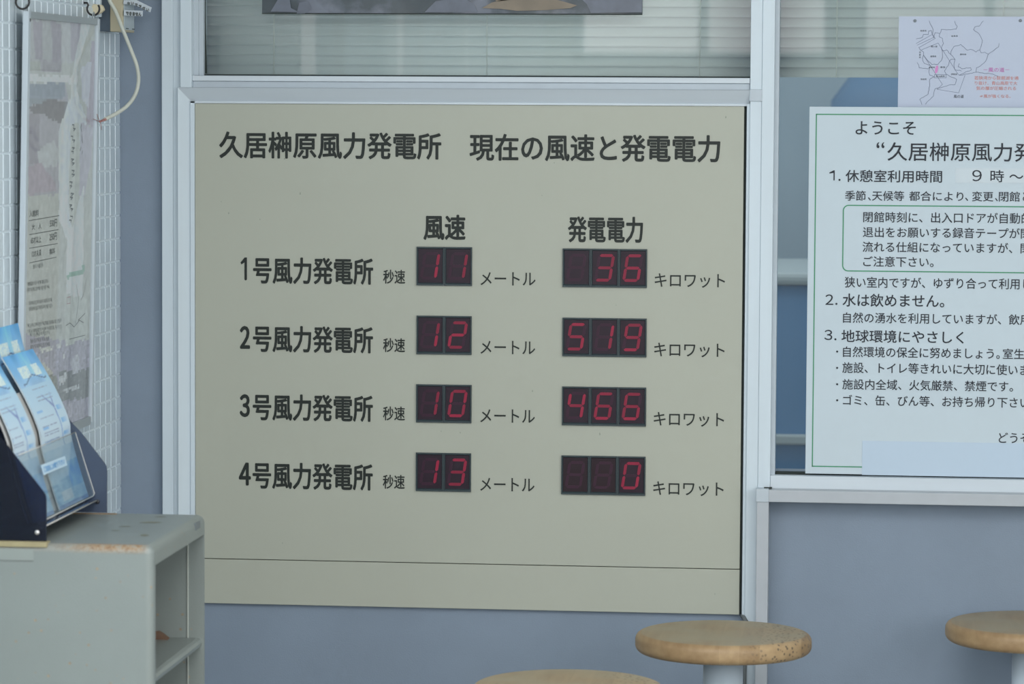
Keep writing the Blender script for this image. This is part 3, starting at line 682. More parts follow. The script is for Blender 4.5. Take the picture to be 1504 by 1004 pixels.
# hooks
def hook(px, py, y, nm_label, fl):
    c = on(px, py, 1, y); m = MB(); pts = []
    for k in range(13):
        a = math.radians(200-k*20+180*0); pts.append(c+Vector((.011*math.cos(math.radians(-215+k*21)), 0, .011*math.sin(math.radians(-215+k*21)))))
    pts = [Vector((XL+.002, y, pts[0].z+.004)), Vector((XL+.008, y, pts[0].z+.004))]+pts
    m.tube(pts, .0018, 8); h = m.build('wall_hook', M['black'], label=nm_label, cat='hook')
    return h
hk1 = on(36, 3, 0, XL+.02); hk2 = on(138, 12, 0, XL+.02)
hook(33, 3, hk1.y, 'black wire hook above the left top corner of the hanging poster', 0)
hook(137, 13, hk2.y, 'black wire hook above the right top corner of the hanging poster', 0)
m = MB()
for q, s_ in ((hk1, pu0+.011), (hk2, pu1-.02)):
    tp = PL.at(s_, pv1, -.004); m.tube([tp, tp+Vector((0, 0, .008)), tp+Vector((0, .008, .011)), tp+Vector((0, .014, .004)), tp+Vector((0, .016, .0))], .0011, 6)
m.build('hanging_loops', fg, po, kind='stuff')

# ---- conduit, bit of adhesive foam, junction box, cable
yb = -.17
m = MB(); q = on(135.5, 10, 1, -.3); m.box(XL+.002, XL+.011, -.195, -.183, on(136, 25, 1, -.19).z, ZC-.02)
m.build('cable_duct', M['alu'], label='narrow white cable duct running up the tiled wall from the poster hook', cat='duct', bevel=.001)
q = on(147, 15, 1, -.20); m = MB()
m.add([q+Vector(v) for v in ((-.014, 0, -.012), (.004, 0, -.005), (.010, 0, .0), (.006, 0, .009), (-.012, 0, .011), (-.014, -.012, -.012), (.004, -.012, -.005), (.010, -.012, .0), (.006, -.012, .009), (-.012, -.012, .011))],
      [(0, 1, 2, 3, 4), (9, 8, 7, 6, 5), (0, 5, 6, 1), (1, 6, 7, 2), (2, 7, 8, 3), (3, 8, 9, 4), (4, 9, 5, 0)])
m.build('foam_scrap', mat('yellowed_foam', (188, 180, 156), .8, .2, var=.05, scale=80), label='yellowed scrap of foam stuck beside the right poster hook', cat='scrap', bevel=.002)
jb = thing('junction_box', (-1.34, yb, Z(170, 47, yb)), 'beige electrical box with paper tape labels at the top of the corner', 'box')
bx = [X(p, 20, yb) for p in (148.5, 161.5, 180.5, 197.8)]; zb1 = Z(170, 46.5, yb); zt1 = zb1+.16
ye = -.078; X2 = bx[2]
m = MB(); m.box(XL+.002, bx[1]+.001, yb+.002, ye, zb1+.001, zt1); m.build('base_plate', mat('dark_box_base', (70, 82, 94), .6, .3), jb, bevel=.001)
m = MB(); m.box(bx[1], X2, yb, ye, zb1, zt1); m.build('body', mat('beige_plastic', (166, 160, 138), .5, .4, var=.04), jb, bevel=.0015)
m = MB(); m.box(X2, X2+.0012, yb+.006, ye-.006, zb1+.004, zt1-.004); m.build('cover', mat('bluish_cover', (160, 172, 178), .4, .4, var=.06, scale=40), jb)
m = MB()
for a_ in (.02, .068): m.box(X2+.001, X2+.002, yb+a_, yb+a_+.018, zb1+.0055, zb1+.0068)
m.build('screw_slots', M['gap'], jb)
BP = Plane((X2+.0035, yb, 0), (.022, .15, 0), (0, 0, 1)); tpm = mat('white_paper_tape', (190, 198, 206), .6, .3)
for nm, quad, s_, tq in (('tape_label', [(182, 0.5), (200, 0), (222.5, 11), (220.5, 18), (200, 8), (181, 5.5)], 'ないで下さい', (186, 1.2, 220, 6)), ('tape_label', [(182.5, 14.8), (209.5, 15.8), (209, 24), (182, 22.6)], 'できません', (184, 16.4, 207, 22.4))):
    m = MB(); m.slab(BP, [BP.px(*p) for p in quad], 0, .0006); m.build(nm, tpm, jb)
    if s_[0] == 'で': text(BP, s_, tq[0], tq[1], tq[2], tq[3], KP, jb, h=.0009, wt=.01)
    else:
        for i, ch in enumerate(s_):
            cx = 186+5.6*i; cy = 2.2+max(0, i-1)*2.4
            text(BP, ch, cx, cy, cx+4.4, cy+5, KP, jb, h=.0009, wt=.01)
CB = [(157, -30, -.19), (160, -2, -.19), (170, 17, -.19), (181, 45, -.195), (193, 75, -.20), (201, 97, -.20), (203.5, 118, -.21), (199, 138, -.22), (188, 154, -.24), (172, 166, -.26), (153, 175.5, -.285)]
pts = [on(a, b, 1, c) for a, b, c in CB]
def smooth(p, n=4):
    out = []
    for i in range(len(p)-1):
        a, b, c, d = p[max(i-1, 0)], p[i], p[i+1], p[min(i+2, len(p)-1)]
        for k in range(n):
            t_ = k/n; out.append(.5*((2*b)+(c-a)*t_+(2*a-5*b+4*c-d)*t_*t_+(3*b-a-3*c+d)*t_**3))
    return out+[p[-1]]
cb = thing('loose_cable', tuple(pts[-1]), 'white loose cable looping down from the beige box with bare copper ends', 'cable')
m = MB(); m.tube(smooth(pts), .0034, 12); m.build('sheath', M['cable'], cb)
cu = mat('copper_strands', (128, 84, 78), .4, .5); e = pts[-1]
m = MB(); m.tube([e+Vector((.004, 0, .001)), e+Vector((-.008, -.004, -.004))], .002, 8); m.build('ferrule', mat('pinkish_core', (160, 120, 116), .5, .3), cb)
for dx, dz in ((-.015, .006), (-.004, .014), (.004, -.014), (.010, .004)):
    m = MB(); m.tube([e+Vector((-.007, -.004, -.004)), e+Vector((-.007+dx*.6, -.006, -.002+dz*.4)), e+Vector((-.007+dx, -.008, -.004+dz))], .0005, 5); m.build('copper_strand', cu, cb)

# ================================================================== CABINET
y1 = -1.25; q_ = on(215, 799.5, 1, y1+.012); zt_ = q_.z; y2 = on(283, 757, 2, zt_).y+.012
xr = on(226.5, 815, 1, y1+.008).x; xl = XL+.004
cbn = thing('steel_cabinet', ((xl+xr)/2, (y1+y2)/2, 0), 'grey steel cabinet with rounded edges and open shelves, rust along its top edge', 'cabinet')
def steelmat():
    m = M['steel'].copy(); m.name = 'grey_steel_with_rust'; nt = m.node_tree; b = nt.nodes['Principled BSDF']
    base = b.inputs['Base Color'].links[0].from_socket
    g = nt.nodes.new('ShaderNodeNewGeometry'); sp = nt.nodes.new('ShaderNodeSeparateXYZ'); nt.links.new(g.outputs['Position'], sp.inputs[0])
    def rng(sock, a, bb, c, d):
        n = nt.nodes.new('ShaderNodeMapRange'); n.inputs[1].default_value = a; n.inputs[2].default_value = bb; n.inputs[3].default_value = c; n.inputs[4].default_value = d; nt.links.new(sock, n.inputs[0]); return n.outputs[0]
    def mul(a, bb):
        n = nt.nodes.new('ShaderNodeMath'); n.operation = 'MULTIPLY'
        nt.links.new(a, n.inputs[0]); nt.links.new(bb, n.inputs[1]); return n.outputs[0]
    near = mul(rng(sp.outputs[2], zt_-.014, zt_-.006, 0, 1), rng(sp.outputs[1], y1+.020, y1+.008, 0, 1))
    xm_ = mul(rng(sp.outputs[0], xr-.150, xr-.085, .25, 1), rng(sp.outputs[0], xr-.006, xr-.020, 0, 1))
    edge = mul(near, xm_)
    n1 = nt.nodes.new('ShaderNodeTexNoise'); n1.inputs['Scale'].default_value = 240; n1.inputs['Detail'].default_value = 6; nt.links.new(g.outputs['Position'], n1.inputs['Vector'])
    sp1 = rng(n1.outputs['Fac'], .34, .52, .3, 1); fac1 = mul(edge, sp1)
    n2 = nt.nodes.new('ShaderNodeTexVoronoi'); n2.inputs['Scale'].default_value = 55; nt.links.new(g.outputs['Position'], n2.inputs['Vector'])
    n3 = nt.nodes.new('ShaderNodeTexNoise'); n3.inputs['Scale'].default_value = 9; nt.links.new(g.outputs['Position'], n3.inputs['Vector'])
    dots = mul(rng(n2.outputs['Distance'], .16, .06, 0, .8), rng(n3.outputs['Fac'], .48, .54, 0, 1))
    mx = nt.nodes.new('ShaderNodeMath'); mx.operation = 'MAXIMUM'; nt.links.new(fac1, mx.inputs[0]); nt.links.new(dots, mx.inputs[1])
    rr = nt.nodes.new('ShaderNodeValToRGB'); rr.color_ramp.elements[0].color = col(150, 130, 104); rr.color_ramp.elements[1].color = col(96, 70, 50); rr.color_ramp.elements[0].position = .4; rr.color_ramp.elements[1].position = .75; nt.links.new(n1.outputs['Fac'], rr.inputs[0])
    mix = nt.nodes.new('ShaderNodeMix'); mix.data_type = 'RGBA'; nt.links.new(mx.outputs[0], mix.inputs[0]); nt.links.new(base, mix.inputs[6]); nt.links.new(rr.outputs[0], mix.inputs[7]); nt.links.new(mix.outputs[2], b.inputs['Base Color'])
    return m
SM = steelmat()
# body: outer shell with the +X side open
bm = bmesh.new(); org = ORG[cbn.name]
mg = .030; sd = .004; sn = .016
V = lambda x, y, z: bm.verts.new(Vector((x, y, z))-org)
o_ = [V(xl, y1, .0), V(xr, y1, .0), V(xr, y2, .0), V(xl, y2, .0), V(xl, y1, zt_), V(xr, y1, zt_), V(xr, y2, zt_), V(xl, y2, zt_)]
i_ = [V(xr, y1+sn, .05), V(xr, y2-sd, .05), V(xr, y2-sd, zt_-mg), V(xr, y1+sn, zt_-mg)]
di = [V(xl+.02, y1+sd, .05), V(xl+.02, y2-sd, .05), V(xl+.02, y2-sd, zt_-mg), V(xl+.02, y1+sd, zt_-mg)]
for f_ in ((o_[0], o_[1], o_[5], o_[4]), (o_[3], o_[2], o_[6], o_[7]), (o_[0], o_[3], o_[7], o_[4]), (o_[4], o_[5], o_[6], o_[7]), (o_[0], o_[1], o_[2], o_[3]),
           (o_[1], o_[2], i_[1], i_[0]), (o_[2], o_[6], i_[2], i_[1]), (o_[6], o_[5], i_[3], i_[2]), (o_[5], o_[1], i_[0], i_[3]),
           (i_[0], i_[1], di[1], di[0]), (i_[1], i_[2], di[2], di[1]), (i_[2], i_[3], di[3], di[2]), (i_[3], i_[0], di[0], di[3]), tuple(di)): bm.faces.new(f_)
bmesh.ops.recalc_face_normals(bm, faces=bm.faces)
ed = [e for e in bm.edges if all(v in o_ for v in e.verts)]
es = []
for e in bm.edges:
    vs = [v for v in e.verts]
    if all(v in o_ for v in vs):
        p, q = [v.co+org for v in vs]
        if (abs(p.z-zt_) < 1e-5 and abs(q.z-zt_) < 1e-5 and not (abs(p.x-xl) < 1e-5 and abs(q.x-xl) < 1e-5)) or (abs(p.x-xr) < 1e-5 and abs(q.x-xr) < 1e-5 and abs(p.y-q.y) < 1e-5): es.append(e)
E_near = [e for e in es if min(v.co.y+org.y for v in e.verts) < y1+.001 or abs(e.verts[0].co.z+org.z-zt_) < 1e-5]
bmesh.ops.bevel(bm, geom=[e for e in es if not (abs(e.verts[0].co.y+org.y-y2) < 1e-5 and abs(e.verts[1].co.y+org.y-y2) < 1e-5)], offset=.012, segments=8, profile=.5, affect='EDGES', clamp_overlap=True)
me = bpy.data.meshes.new('body'); bm.normal_update(); bm.to_mesh(me); bm.free(); me.materials.append(SM)
bo = bpy.data.objects.new('body', me); C.objects.link(bo); bo.parent = cbn; ORG['body_cab'] = org
# rounded near corner post and rounded front/top edges, laid over the shell
def roll(p0, p1, c_dir_a, c_dir_b, r, nm):
    # quarter-round bead along p0-p1; a and b are the outward directions of the two faces
    a, b = Vector(c_dir_a), Vector(c_dir_b); p0, p1 = Vector(p0), Vector(p1); m = MB(); A = []; B = []
    for k in range(9):
        t = k/8*math.pi/2; off = -a*r-b*r+a*r*math.cos(t)+b*r*math.sin(t); A.append(p0+off); B.append(p1+off)
    A.append(p0-a*r-b*r); B.append(p1-a*r-b*r)
    m.prism(A, B); me_ = m.build(nm, SM, cbn); me_.data.polygons.foreach_set('use_smooth', [len(p.vertices) == 4 for p in me_.data.polygons]); return me_
shz = Z(240, 935, y2-.004)
# shelf
m = MB(); sx = xr-.004
prof = [(xl+.022, shz), (sx-.008, shz), (sx-.002, shz-.002), (sx, shz-.007), (sx-.001, shz-.013), (sx-.006, shz-.017), (xl+.022, shz-.017)]
m.prism([(a, y1+sd+.0004, b) for a, b in prof], [(a, y2-sd-.0004, b) for a, b in prof]); m.build('shelf', M['steel'], cbn)
sh2 = shz-.25
m = MB(); prof2 = [(a, b-.25) for a, b in prof]
m.prism([(a, y1+sd+.0004, b) for a, b in prof2], [(a, y2-sd-.0004, b) for a, b in prof2]); m.build('shelf', M['steel'], cbn)
q = on(276, 860, 1, y2-.005).x
m = MB(); m.box(q-.0007, q+.0007, y2-sd-.0022, y2-sd, .052, zt_-mg); m.build('joint_strip', mat('pale_seam', (172, 178, 172), .4, .4), cbn)
q0 = on(287, 777, 0, xr+.0005); q1 = on(294, 768, 0, xr+.0005)
m = MB(); m.box(xr-.001, xr+.0008, q0.y, min(q1.y, y2-.004), q0.z-.002, q0.z+.009); m.build('maker_plate', mat('grey_plate', (96, 104, 108), .4, .4), cbn)
# old tape and yellow strip
m = MB(); xx = on(49, 812, 1, y1).x; m.box(xl+.01, xx, y1-.0005, y1-.0001, on(40, 823, 1, y1).z, on(40, 806, 1, y1).z); m.build('old_tape', mat('greyed_tape', (128, 136, 133), .5, .3), cbn)
m = MB(); m.box(xl+.01, xx, y1-.0007, y1-.0001, on(40, 824, 1, y1).z, on(40, 822.3, 1, y1).z); m.build('tape_edge', mat('dark_tape_line', (104, 110, 108), .6, .2), cbn)  # darker line along the lower edge of the tape
xx = on(69, 800, 1, y1).x
m = MB(); m.box(xl+.005, xx, y1-.0015, y1+.02, zt_-.0055, zt_+.0022); m.build('base_strip', mat('yellowed_wood_strip', (144, 136, 106), .6, .3, var=.08, scale=40), label='yellowed strip along the cabinet top edge under the leaflet rack', cat='strip', bevel=.0008)
e = on(162, 753, 2, zt_+.001); m = MB(); m.box(e.x-.06, e.x+.012, y2-.016, y2-.010, zt_, zt_+.0015); m.build('adhesive_residue', mat('brown_residue', (120, 104, 84), .8, .2), label='thin brown line of glue at the back of the cabinet top', cat='residue')
# stains on top
m = MB()
TPn = Plane((0, 0, zt_), (1, 0, 0), (0, 1, 0))
for (px, py, w_, h_) in ((222, 767, 16, 1.3), (212, 786, 7, 1.6), (184, 773, 9, .7), (170, 779, 7, .6), (236, 759, 10, .6)):
    m.flat(TPn, [TPn.px(px+w_*math.cos(a)*(.7+.4*random.random()), py+h_*math.sin(a)*(.7+.4*random.random())) for a in [k*math.pi/8 for k in range(16)]], .0004)
m.build('dirt_marks', mat('brown_green_dirt', (116, 119, 106), .6, .3), cbn)
# wood scrap on the shelf
c = on(238, 933, 1, y2-.02); m = MB()
A = [(-.035, 0, 0), (.012, 0, 0), (.002, 0, .009), (-.006, 0, .014), (-.018, 0, .012), (-.035, 0, .011)]
m.prism([c+Vector((a, -.012, b-.0)) for a, _, b in A], [c+Vector((a*.9, .008, b*.8)) for a, _, b in A])
m.v = [Vector((v.x, v.y, max(v.z-c.z, 0)+shz)) for v in m.v]
m.build('cardboard_scrap', mat('brown_cardboard', (118, 94, 74), .8, .2, var=.15, scale=60, rgb2=(92, 74, 64)), label='torn brown cardboard scrap lying on the cabinet shelf', cat='scrap')

# ================================================================== LEAFLET RACK
yn, yfar = on(68, 795, 2, zt_+.002).y, on(157, 752.5, 2, zt_+.002).y
zbse = zt_+.0024
rk = thing('leaflet_rack', (-1.30, (yn+yfar)/2, zt_), 'smoked acrylic leaflet rack with clear pockets on the steel cabinet', 'rack')
smoke = clear('smoked_acrylic', (.10, .15, .27), 1.4, .05, .14, (44, 54, 80))
smoke2 = clear('smoked_acrylic_far', (.16, .19, .28), 1.49, .05, .55, (86, 98, 118))
clr = clear('clear_acrylic', (.93, .96, .97), 1.49, .04, .10, (150, 172, 190))
edgem = mat('acrylic_edge', (184, 184, 180), .3, .5)
def sidep(y, pxs, mm_, lab=None):
    pts = [on(a, b, 1, y) for a, b in pxs]; zb_ = zt_+.0022
    pts = [(max(p.x, XL+.004), max(p.z, zb_)) for p in pts]
    xt = XL+.004; zt0 = pts[0][1]+(pts[0][0]-xt)*1.27
    pr_ = [(xt, zb_), (xt, zt0)]+pts
    m = MB(); m.prism([(a, y, b) for a, b in pr_], [(a, y+.003, b) for a, b in pr_]); return m.build('side_panel', mm_, rk)
sidep(yn, [(0, 640), (64, 722), (67, 727), (68, 733), (68, 797)], smoke)
sidep(yfar-.003, [(104, 619), (120, 636), (152, 678), (156, 684), (157, 690), (157, 753)], smoke2)
# profiles measured on the far edge of the front leaflet
def XZ(px, py, y): p = on(px, py, 1, y); return (p.x, p.z)
yB = yfar-.008
pT, pBt = XZ(112, 634, yfar), XZ(140, 727, yfar)
m = MB(); d_ = .0022
m.prism([(pT[0], yn+.003, pT[1]), (pBt[0], yn+.003, pBt[1]), (pBt[0]-d_, yn+.003, pBt[1]), (pT[0]-d_, yn+.003, pT[1])],
        [(pT[0], yfar-.004, pT[1]), (pBt[0], yfar-.004, pBt[1]), (pBt[0]-d_, yfar-.004, pBt[1]), (pT[0]-d_, yfar-.004, pT[1])])
m.build('clear_pocket', clr, rk)
m = MB(); m.tube([(pT[0], yn+.003, pT[1]), (pT[0], yfar-.006, pT[1])], .0007, 6); m.tube([(pT[0], yfar-.006, pT[1]), (pBt[0], yfar-.006, pBt[1]+.004), (pBt[0]-.001, yfar-.010, pBt[1]), (pBt[0], yn+.003, pBt[1])], .0007, 6)
m.build('pocket_edge', edgem, rk)
# floor tray of the rack
tr = XZ(143, 734, yfar)
m = MB(); m.prism([(XL+.01, yn+.003, tr[1]+.004), (tr[0], yn+.003, tr[1]+.002), (tr[0], yn+.003, tr[1]-.001), (XL+.01, yn+.003, tr[1]-.001)],
                 [(XL+.01, yfar-.004, tr[1]+.004), (tr[0], yfar-.004, tr[1]+.002), (tr[0], yfar-.004, tr[1]-.001), (XL+.01, yfar-.004, tr[1]-.001)])
m.build('tray', smoke2, rk)
m = MB(); m.tube([(tr[0], yn+.003, tr[1]), (tr[0], yfar-.004, tr[1])], .0011, 6); m.build('tray_edge', edgem, rk)
q = on(54.5, 781.5, 1, yn)
for yy, qq in ((yn, q), (yfar-.004, on(144, 736, 1, yfar))):
    m = MB(); m.lathe([(0, -.0022), (.0026, -.0018), (.0036, 0)], (qq.x, yy, qq.z), 14, axis=1); m.build('screw', mat('chrome_screw', (190, 190, 190), .2, .6, metal=.6) if yy == yn else M['black'], rk)
# leaflets
RE = [(132.5, 729), (120, 690), (107, 641), (103, 622), (97, 604), (88, 583), (78, 563), (63, 537), (48, 512)]
prf = [Vector((*XZ(a, b, yB), 0)) for a, b in RE]
prf = [Vector((p.x-.0022 if i < 3 else p.x, p.y, 0)) for i, p in enumerate(prf)]
prf = smooth(prf, 4)
ln = [0]
for a, b in zip(prf, prf[1:]): ln.append(ln[-1]+(b-a).length)
def profile_of(pts):
    l = [0]
    for a, b in zip(pts, pts[1:]): l.append(l[-1]+(b-a).length)
    def f(t):
        s = t*l[-1]
        for i in range(len(l)-1):
            if s <= l[i+1]: return pts[i].lerp(pts[i+1], (s-l[i])/(l[i+1]-l[i]))
        return pts[-1]
    return f
along = profile_of(prf)
prc = smooth([Vector((*XZ(a, b, yB), 0)) for a, b in ((104, 715), (84, 650), (66, 600), (52, 556), (37, 514), (31.5, 494), (27, 474))], 4)
along2 = profile_of(prc)
def lc(u, v):     # leaflet print: u across (near to far), v up
    if v > .78:
        k = (v-.78)/.22; c = [150-70*k, 190-30*k, 224-6*k]
        f_ = NZ.noise(Vector((u*5, v*6, 2)))
        c = [x+f_*26 for x in c]
        if abs(u-.62) < .05+.05*k and k > .3: c = [x+16 for x in c]
        if .83 < v < .91:
            if (.22 < u < .52 or .64 < u < .86) and NZ.noise(Vector((u*70, v*90, 1))) > -.35: c = [205, 224, 238]
        if .815 < v+.02*math.sin(u*9)-.02*u+.01 < .823 and .15 < u < .92: c = [70, 96, 140]
        return c
    if v > .36:
        k = (v-.36)/.42; c = [196-30*k, 212-12*k, 228-2*k]
        if v > .66 and .30 < u < .80 and int(v*150) % 4 == 0 and NZ.noise(Vector((u*80, v*50, 4))) > -.2: c = [138, 156, 180]
        # big turbine: mast and blades
        mx = .70-.06*(.62-v)*0
        hub = (.70, .615)
        if v < hub[1] and abs(u-(hub[0]+.02*math.sin((hub[1]-v)*6))) < .013+.02*max(0, (v-.5)): c = [112, 150, 200]
        for ang, L__ in ((70, .14), (150, .26), (262, .10)):
            dx, dz = u-hub[0], (v-hub[1])*1.45; ca_, sa_ = math.cos(math.radians(ang)), math.sin(math.radians(ang))
            t = dx*ca_+dz*sa_; n_ = -dx*sa_+dz*ca_
            if 0 < t < L__ and abs(n_) < .016*(1-t/L__)+.004: c = [116, 138, 186]
        if u > .76:
            for vt in (.60, .515, .435):
                if vt-.012 < v < vt+.012 and u < .97: q_ = (u-.76)/.21; c = [110+80*q_, 168+40*q_, 214+14*q_]
            if any(vt-.05 < v < vt-.018 for vt in (.60, .515, .435)) and int(v*260) % 4 == 0 and u < .95: c = [130, 146, 170]
        if .12 < u < .60 and .38 < v < .60 and int(v*220) % 4 == 0 and NZ.noise(Vector((u*60, v*40, 8))) > -.25: c = [138, 154, 180]
        if .12 < u < .30 and any(abs(v-q_) < .007 for q_ in (.605, .50, .41)): c = [130, 178, 220]
        return c
    k = v/.36; f_ = NZ.noise(Vector((u*6, v*14, 6)))
    c = [142+26*k+f_*30, 182+14*k+f_*22, 208+10*k+f_*12]
    if u > .60 and .10 < v < .26: c = [112+f_*60, 168+f_*40, 212]
    if .20 < u < .55 and .04 < v < .10: c = [190, 204, 214]
    if v < .02: c = [90, 130, 180]
    return c
LM = printmat('leaflet_ink', .35, .2)
def leaflet(y0, y1_, al_, um, label):
    o = thing('leaflet', (al_(0).x, (y0+y1_)/2, al_(0).y), label, 'leaflet', 'blue and white leaflets in the rack')
    def pos(u, v):
        p = al_(v); return Vector((p.x, y0+(y1_-y0)*u, p.y))
    inkmesh('printed_sheet', pos, 76, 130, lambda u, v: lc(um+(1-um)*u, v), LM, o)
    m = MB(); st = [al_(k/20) for k in range(21)]; th = .0016
    m.prism([(p.x-.0004, y0+.0005, p.y) for p in st]+[(p.x-th-.0006, y0+.0005, p.y-th*.3) for p in reversed(st)],
            [(p.x-.0004, y1_-.0005, p.y) for p in st]+[(p.x-th-.0006, y1_-.0005, p.y-th*.3) for p in reversed(st)])
    m.build('folded_pages', M['white'], o); return o
leaflet(yB-.185, yB, along, 0, 'blue and white leaflet at the right front of the rack')
leaflet(yn+.006, yB-.221, along, .28, 'blue and white leaflet at the left front of the rack, cut by the picture edge')
leaflet(yB-.187, yB-.002, along2, 0, 'blue leaflet standing higher behind the right front leaflet')
# rack back boards behind the leaflets
m = MB(); st = [along(k/20*.75) for k in range(21)]
m.prism([(p.x-.007, yn+.003, p.y) for p in st]+[(p.x-.009, yn+.003, p.y) for p in reversed(st)], [(p.x-.007, yfar-.004, p.y) for p in st]+[(p.x-.009, yfar-.004, p.y) for p in reversed(st)])
m.build('back_sheet', mat('greyish_back_sheet', (166, 166, 164), .4, .4), rk)
# label stuck on the pocket
dv = Vector((pT[0]-pBt[0], 0, pT[1]-pBt[1])).normalized()
KP2 = Plane((pBt[0]+.0006, 0, pBt[1]), (0, 1, 0), dv)
m = MB(); m.slab(KP2, [KP2.px(*p) for p in ((60, 682.5), (95, 669.5), (98.5, 683), (64, 697.5))], 0, .0006)
m.build('pocket_label', mat('pale_blue_label', (176, 200, 216), .4, .4), rk)
vs, fs = glyphs('ご自由にお取り下さい', .02)
cn = [KP2.px(*p) for p in ((64.5, 694), (95, 681.5), (93, 673), (62.5, 685.5))]
m = MB(); m.add([KP2.at(*[(1-u)*(1-v)*cn[0][k]+u*(1-v)*cn[1][k]+u*v*cn[2][k]+(1-u)*v*cn[3][k] for k in (0, 1)], .001) for u, v in vs], fs)
m.build('label_lettering', mat('blue_text', (86, 150, 200), .5, .3), rk, weld=False)

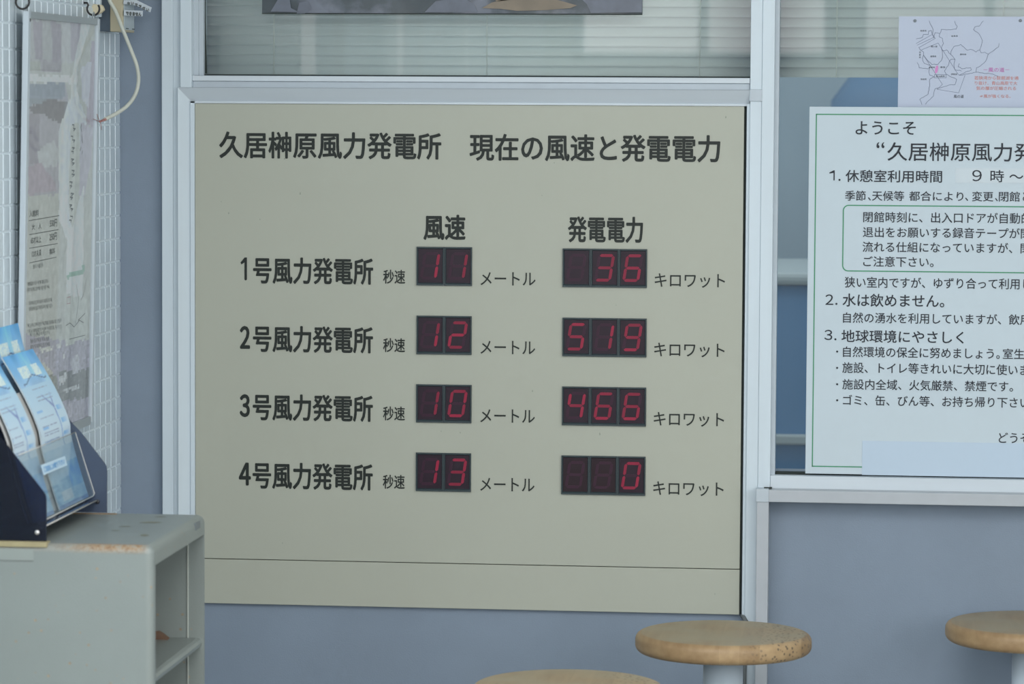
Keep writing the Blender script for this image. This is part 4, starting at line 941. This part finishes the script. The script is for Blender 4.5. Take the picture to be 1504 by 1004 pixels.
# ================================================================== STOOLS
def woodmat():
    m = bpy.data.materials.new('laminated_wood'); m.use_nodes = True; nt = m.node_tree; b = nt.nodes['Principled BSDF']; b.inputs['Roughness'].default_value = .48
    tc = nt.nodes.new('ShaderNodeTexCoord'); sp = nt.nodes.new('ShaderNodeSeparateXYZ'); nt.links.new(tc.outputs['Object'], sp.inputs[0])
    def rng(sock, a, bb, c, d):
        n = nt.nodes.new('ShaderNodeMapRange'); n.inputs[1].default_value = a; n.inputs[2].default_value = bb; n.inputs[3].default_value = c; n.inputs[4].default_value = d; nt.links.new(sock, n.inputs[0]); return n.outputs[0]
    # staves ~32 mm wide
    mt_ = nt.nodes.new('ShaderNodeMath'); mt_.operation = 'MULTIPLY'; mt_.inputs[1].default_value = 30; nt.links.new(sp.outputs[0], mt_.inputs[0])
    fl = nt.nodes.new('ShaderNodeMath'); fl.operation = 'FLOOR'; nt.links.new(mt_.outputs[0], fl.inputs[0])
    wn = nt.nodes.new('ShaderNodeTexWhiteNoise'); wn.noise_dimensions = '1D'; nt.links.new(fl.outputs[0], wn.inputs['W'])
    mp = nt.nodes.new('ShaderNodeMapping'); mp.inputs['Scale'].default_value = (1, .12, 1); nt.links.new(tc.outputs['Object'], mp.inputs[0])
    n = nt.nodes.new('ShaderNodeTexNoise'); n.inputs['Scale'].default_value = 70; n.inputs['Detail'].default_value = 5; nt.links.new(mp.outputs[0], n.inputs['Vector'])
    add = nt.nodes.new('ShaderNodeMath'); add.operation = 'MULTIPLY_ADD'; add.inputs[1].default_value = .6; nt.links.new(wn.outputs[0], add.inputs[0]); nt.links.new(rng(n.outputs['Fac'], .3, .7, -.05, .5), add.inputs[2])
    r = nt.nodes.new('ShaderNodeValToRGB'); r.color_ramp.elements[0].color = col(130, 106, 76); r.color_ramp.elements[1].color = col(162, 138, 104); nt.links.new(add.outputs[0], r.inputs[0])
    # worn grey top
    geo = nt.nodes.new('ShaderNodeNewGeometry'); sn = nt.nodes.new('ShaderNodeSeparateXYZ'); nt.links.new(geo.outputs['Normal'], sn.inputs[0])
    n2 = nt.nodes.new('ShaderNodeTexNoise'); n2.inputs['Scale'].default_value = 9; nt.links.new(tc.outputs['Object'], n2.inputs['Vector'])
    top = rng(sn.outputs[2], .93, .99, 0, 1); mlt = nt.nodes.new('ShaderNodeMath'); mlt.operation = 'MULTIPLY'; nt.links.new(top, mlt.inputs[0]); nt.links.new(rng(n2.outputs['Fac'], .35, .65, .35, .8), mlt.inputs[1])
    mix = nt.nodes.new('ShaderNodeMix'); mix.data_type = 'RGBA'; mix.inputs[7].default_value = col(144, 137, 116); nt.links.new(mlt.outputs[0], mix.inputs[0]); nt.links.new(r.outputs[0], mix.inputs[6])
    # dark pits on the right side
    v = nt.nodes.new('ShaderNodeTexVoronoi'); v.inputs['Scale'].default_value = 120; nt.links.new(tc.outputs['Object'], v.inputs['Vector'])
    pit = nt.nodes.new('ShaderNodeMath'); pit.operation = 'MULTIPLY'; nt.links.new(rng(v.outputs['Distance'], .34, .22, 0, .9), pit.inputs[0]); nt.links.new(rng(sp.outputs[0], .03, .10, 0, 1), pit.inputs[1])
    mix2 = nt.nodes.new('ShaderNodeMix'); mix2.data_type = 'RGBA'; mix2.inputs[7].default_value = col(92, 80, 66); nt.links.new(pit.outputs[0], mix2.inputs[0]); nt.links.new(mix.outputs[2], mix2.inputs[6])
    nt.links.new(mix2.outputs[2], b.inputs['Base Color']); return m
WD = woodmat(); pole = mat('pale_grey_painted_tube', (190, 204, 216), .3, .5); plate = mat('dark_steel_plate', (90, 94, 98), .5, .4)
HS = .555; r_ = .150; th = .034
def stool(x, y):
    o = thing('stool', (x, y, 0)); c = (x, y, 0)
    pr_ = [(0, HS)]+[(r_*k/6-.010*k/6, HS-.0) for k in range(1, 6)]
    for k in range(0, 7): a = math.radians(90-k*15); pr_.append((r_-.013+.013*math.cos(a)*1, HS-.013+.013*math.sin(a)))
    for k in range(0, 7): a = math.radians(-k*15); pr_.append((r_-.013+.013*math.cos(a), HS-th+.013+.013*math.sin(a)))
    pr_ += [(.05, HS-th), (0, HS-th)]
    MB().lathe(pr_, c, 72).build('seat', WD, o)
    MB().lathe([(0, HS-th), (.075, HS-th), (.075, HS-th-.004), (0, HS-th-.004)], c, 32).build('mounting_plate', plate, o)
    MB().lathe([(0, HS-th-.004), (.034, HS-th-.004), (.034, .02), (0, .02)], c, 40).build('pole', pole, o)
    MB().lathe([(0, .024), (.05, .022), (.13, .008), (.135, 0), (0, 0)], c, 40).build('floor_plate', pole, o)
    return o
s1 = stool(on(1062.5, 935, 1, -.37).x, -.37)
setp(s1, 'round wooden stool with pale pole below the right corner of the beige panel', 'stool', 'round wooden stools')
def dup(r, loc, label):
    c = r.copy(); C.objects.link(c); c.location = loc; c['label'] = label
    for ch in r.children: d = ch.copy(); C.objects.link(d); d.parent = c
    return c
dup(s1, (on(835, 1000, 1, -.92).x, -.92, 0), 'nearest round wooden stool, only its seat top showing at the bottom edge')
dup(s1, (on(1388, 930, 1, -.18).x+.150, -.18, 0), 'round wooden stool farthest right, cut off by the picture edge')
ls = MB(); ls.box(-1.1, .5, -4.7, -2.5, 2.535, ZC-.001)  # unseen housing added above the overhead fill
ls.build('fill_lamp_housing', M['ceil'], label='flat white housing of an added, unseen fill lamp under the ceiling', cat='lamp', bevel=.01)
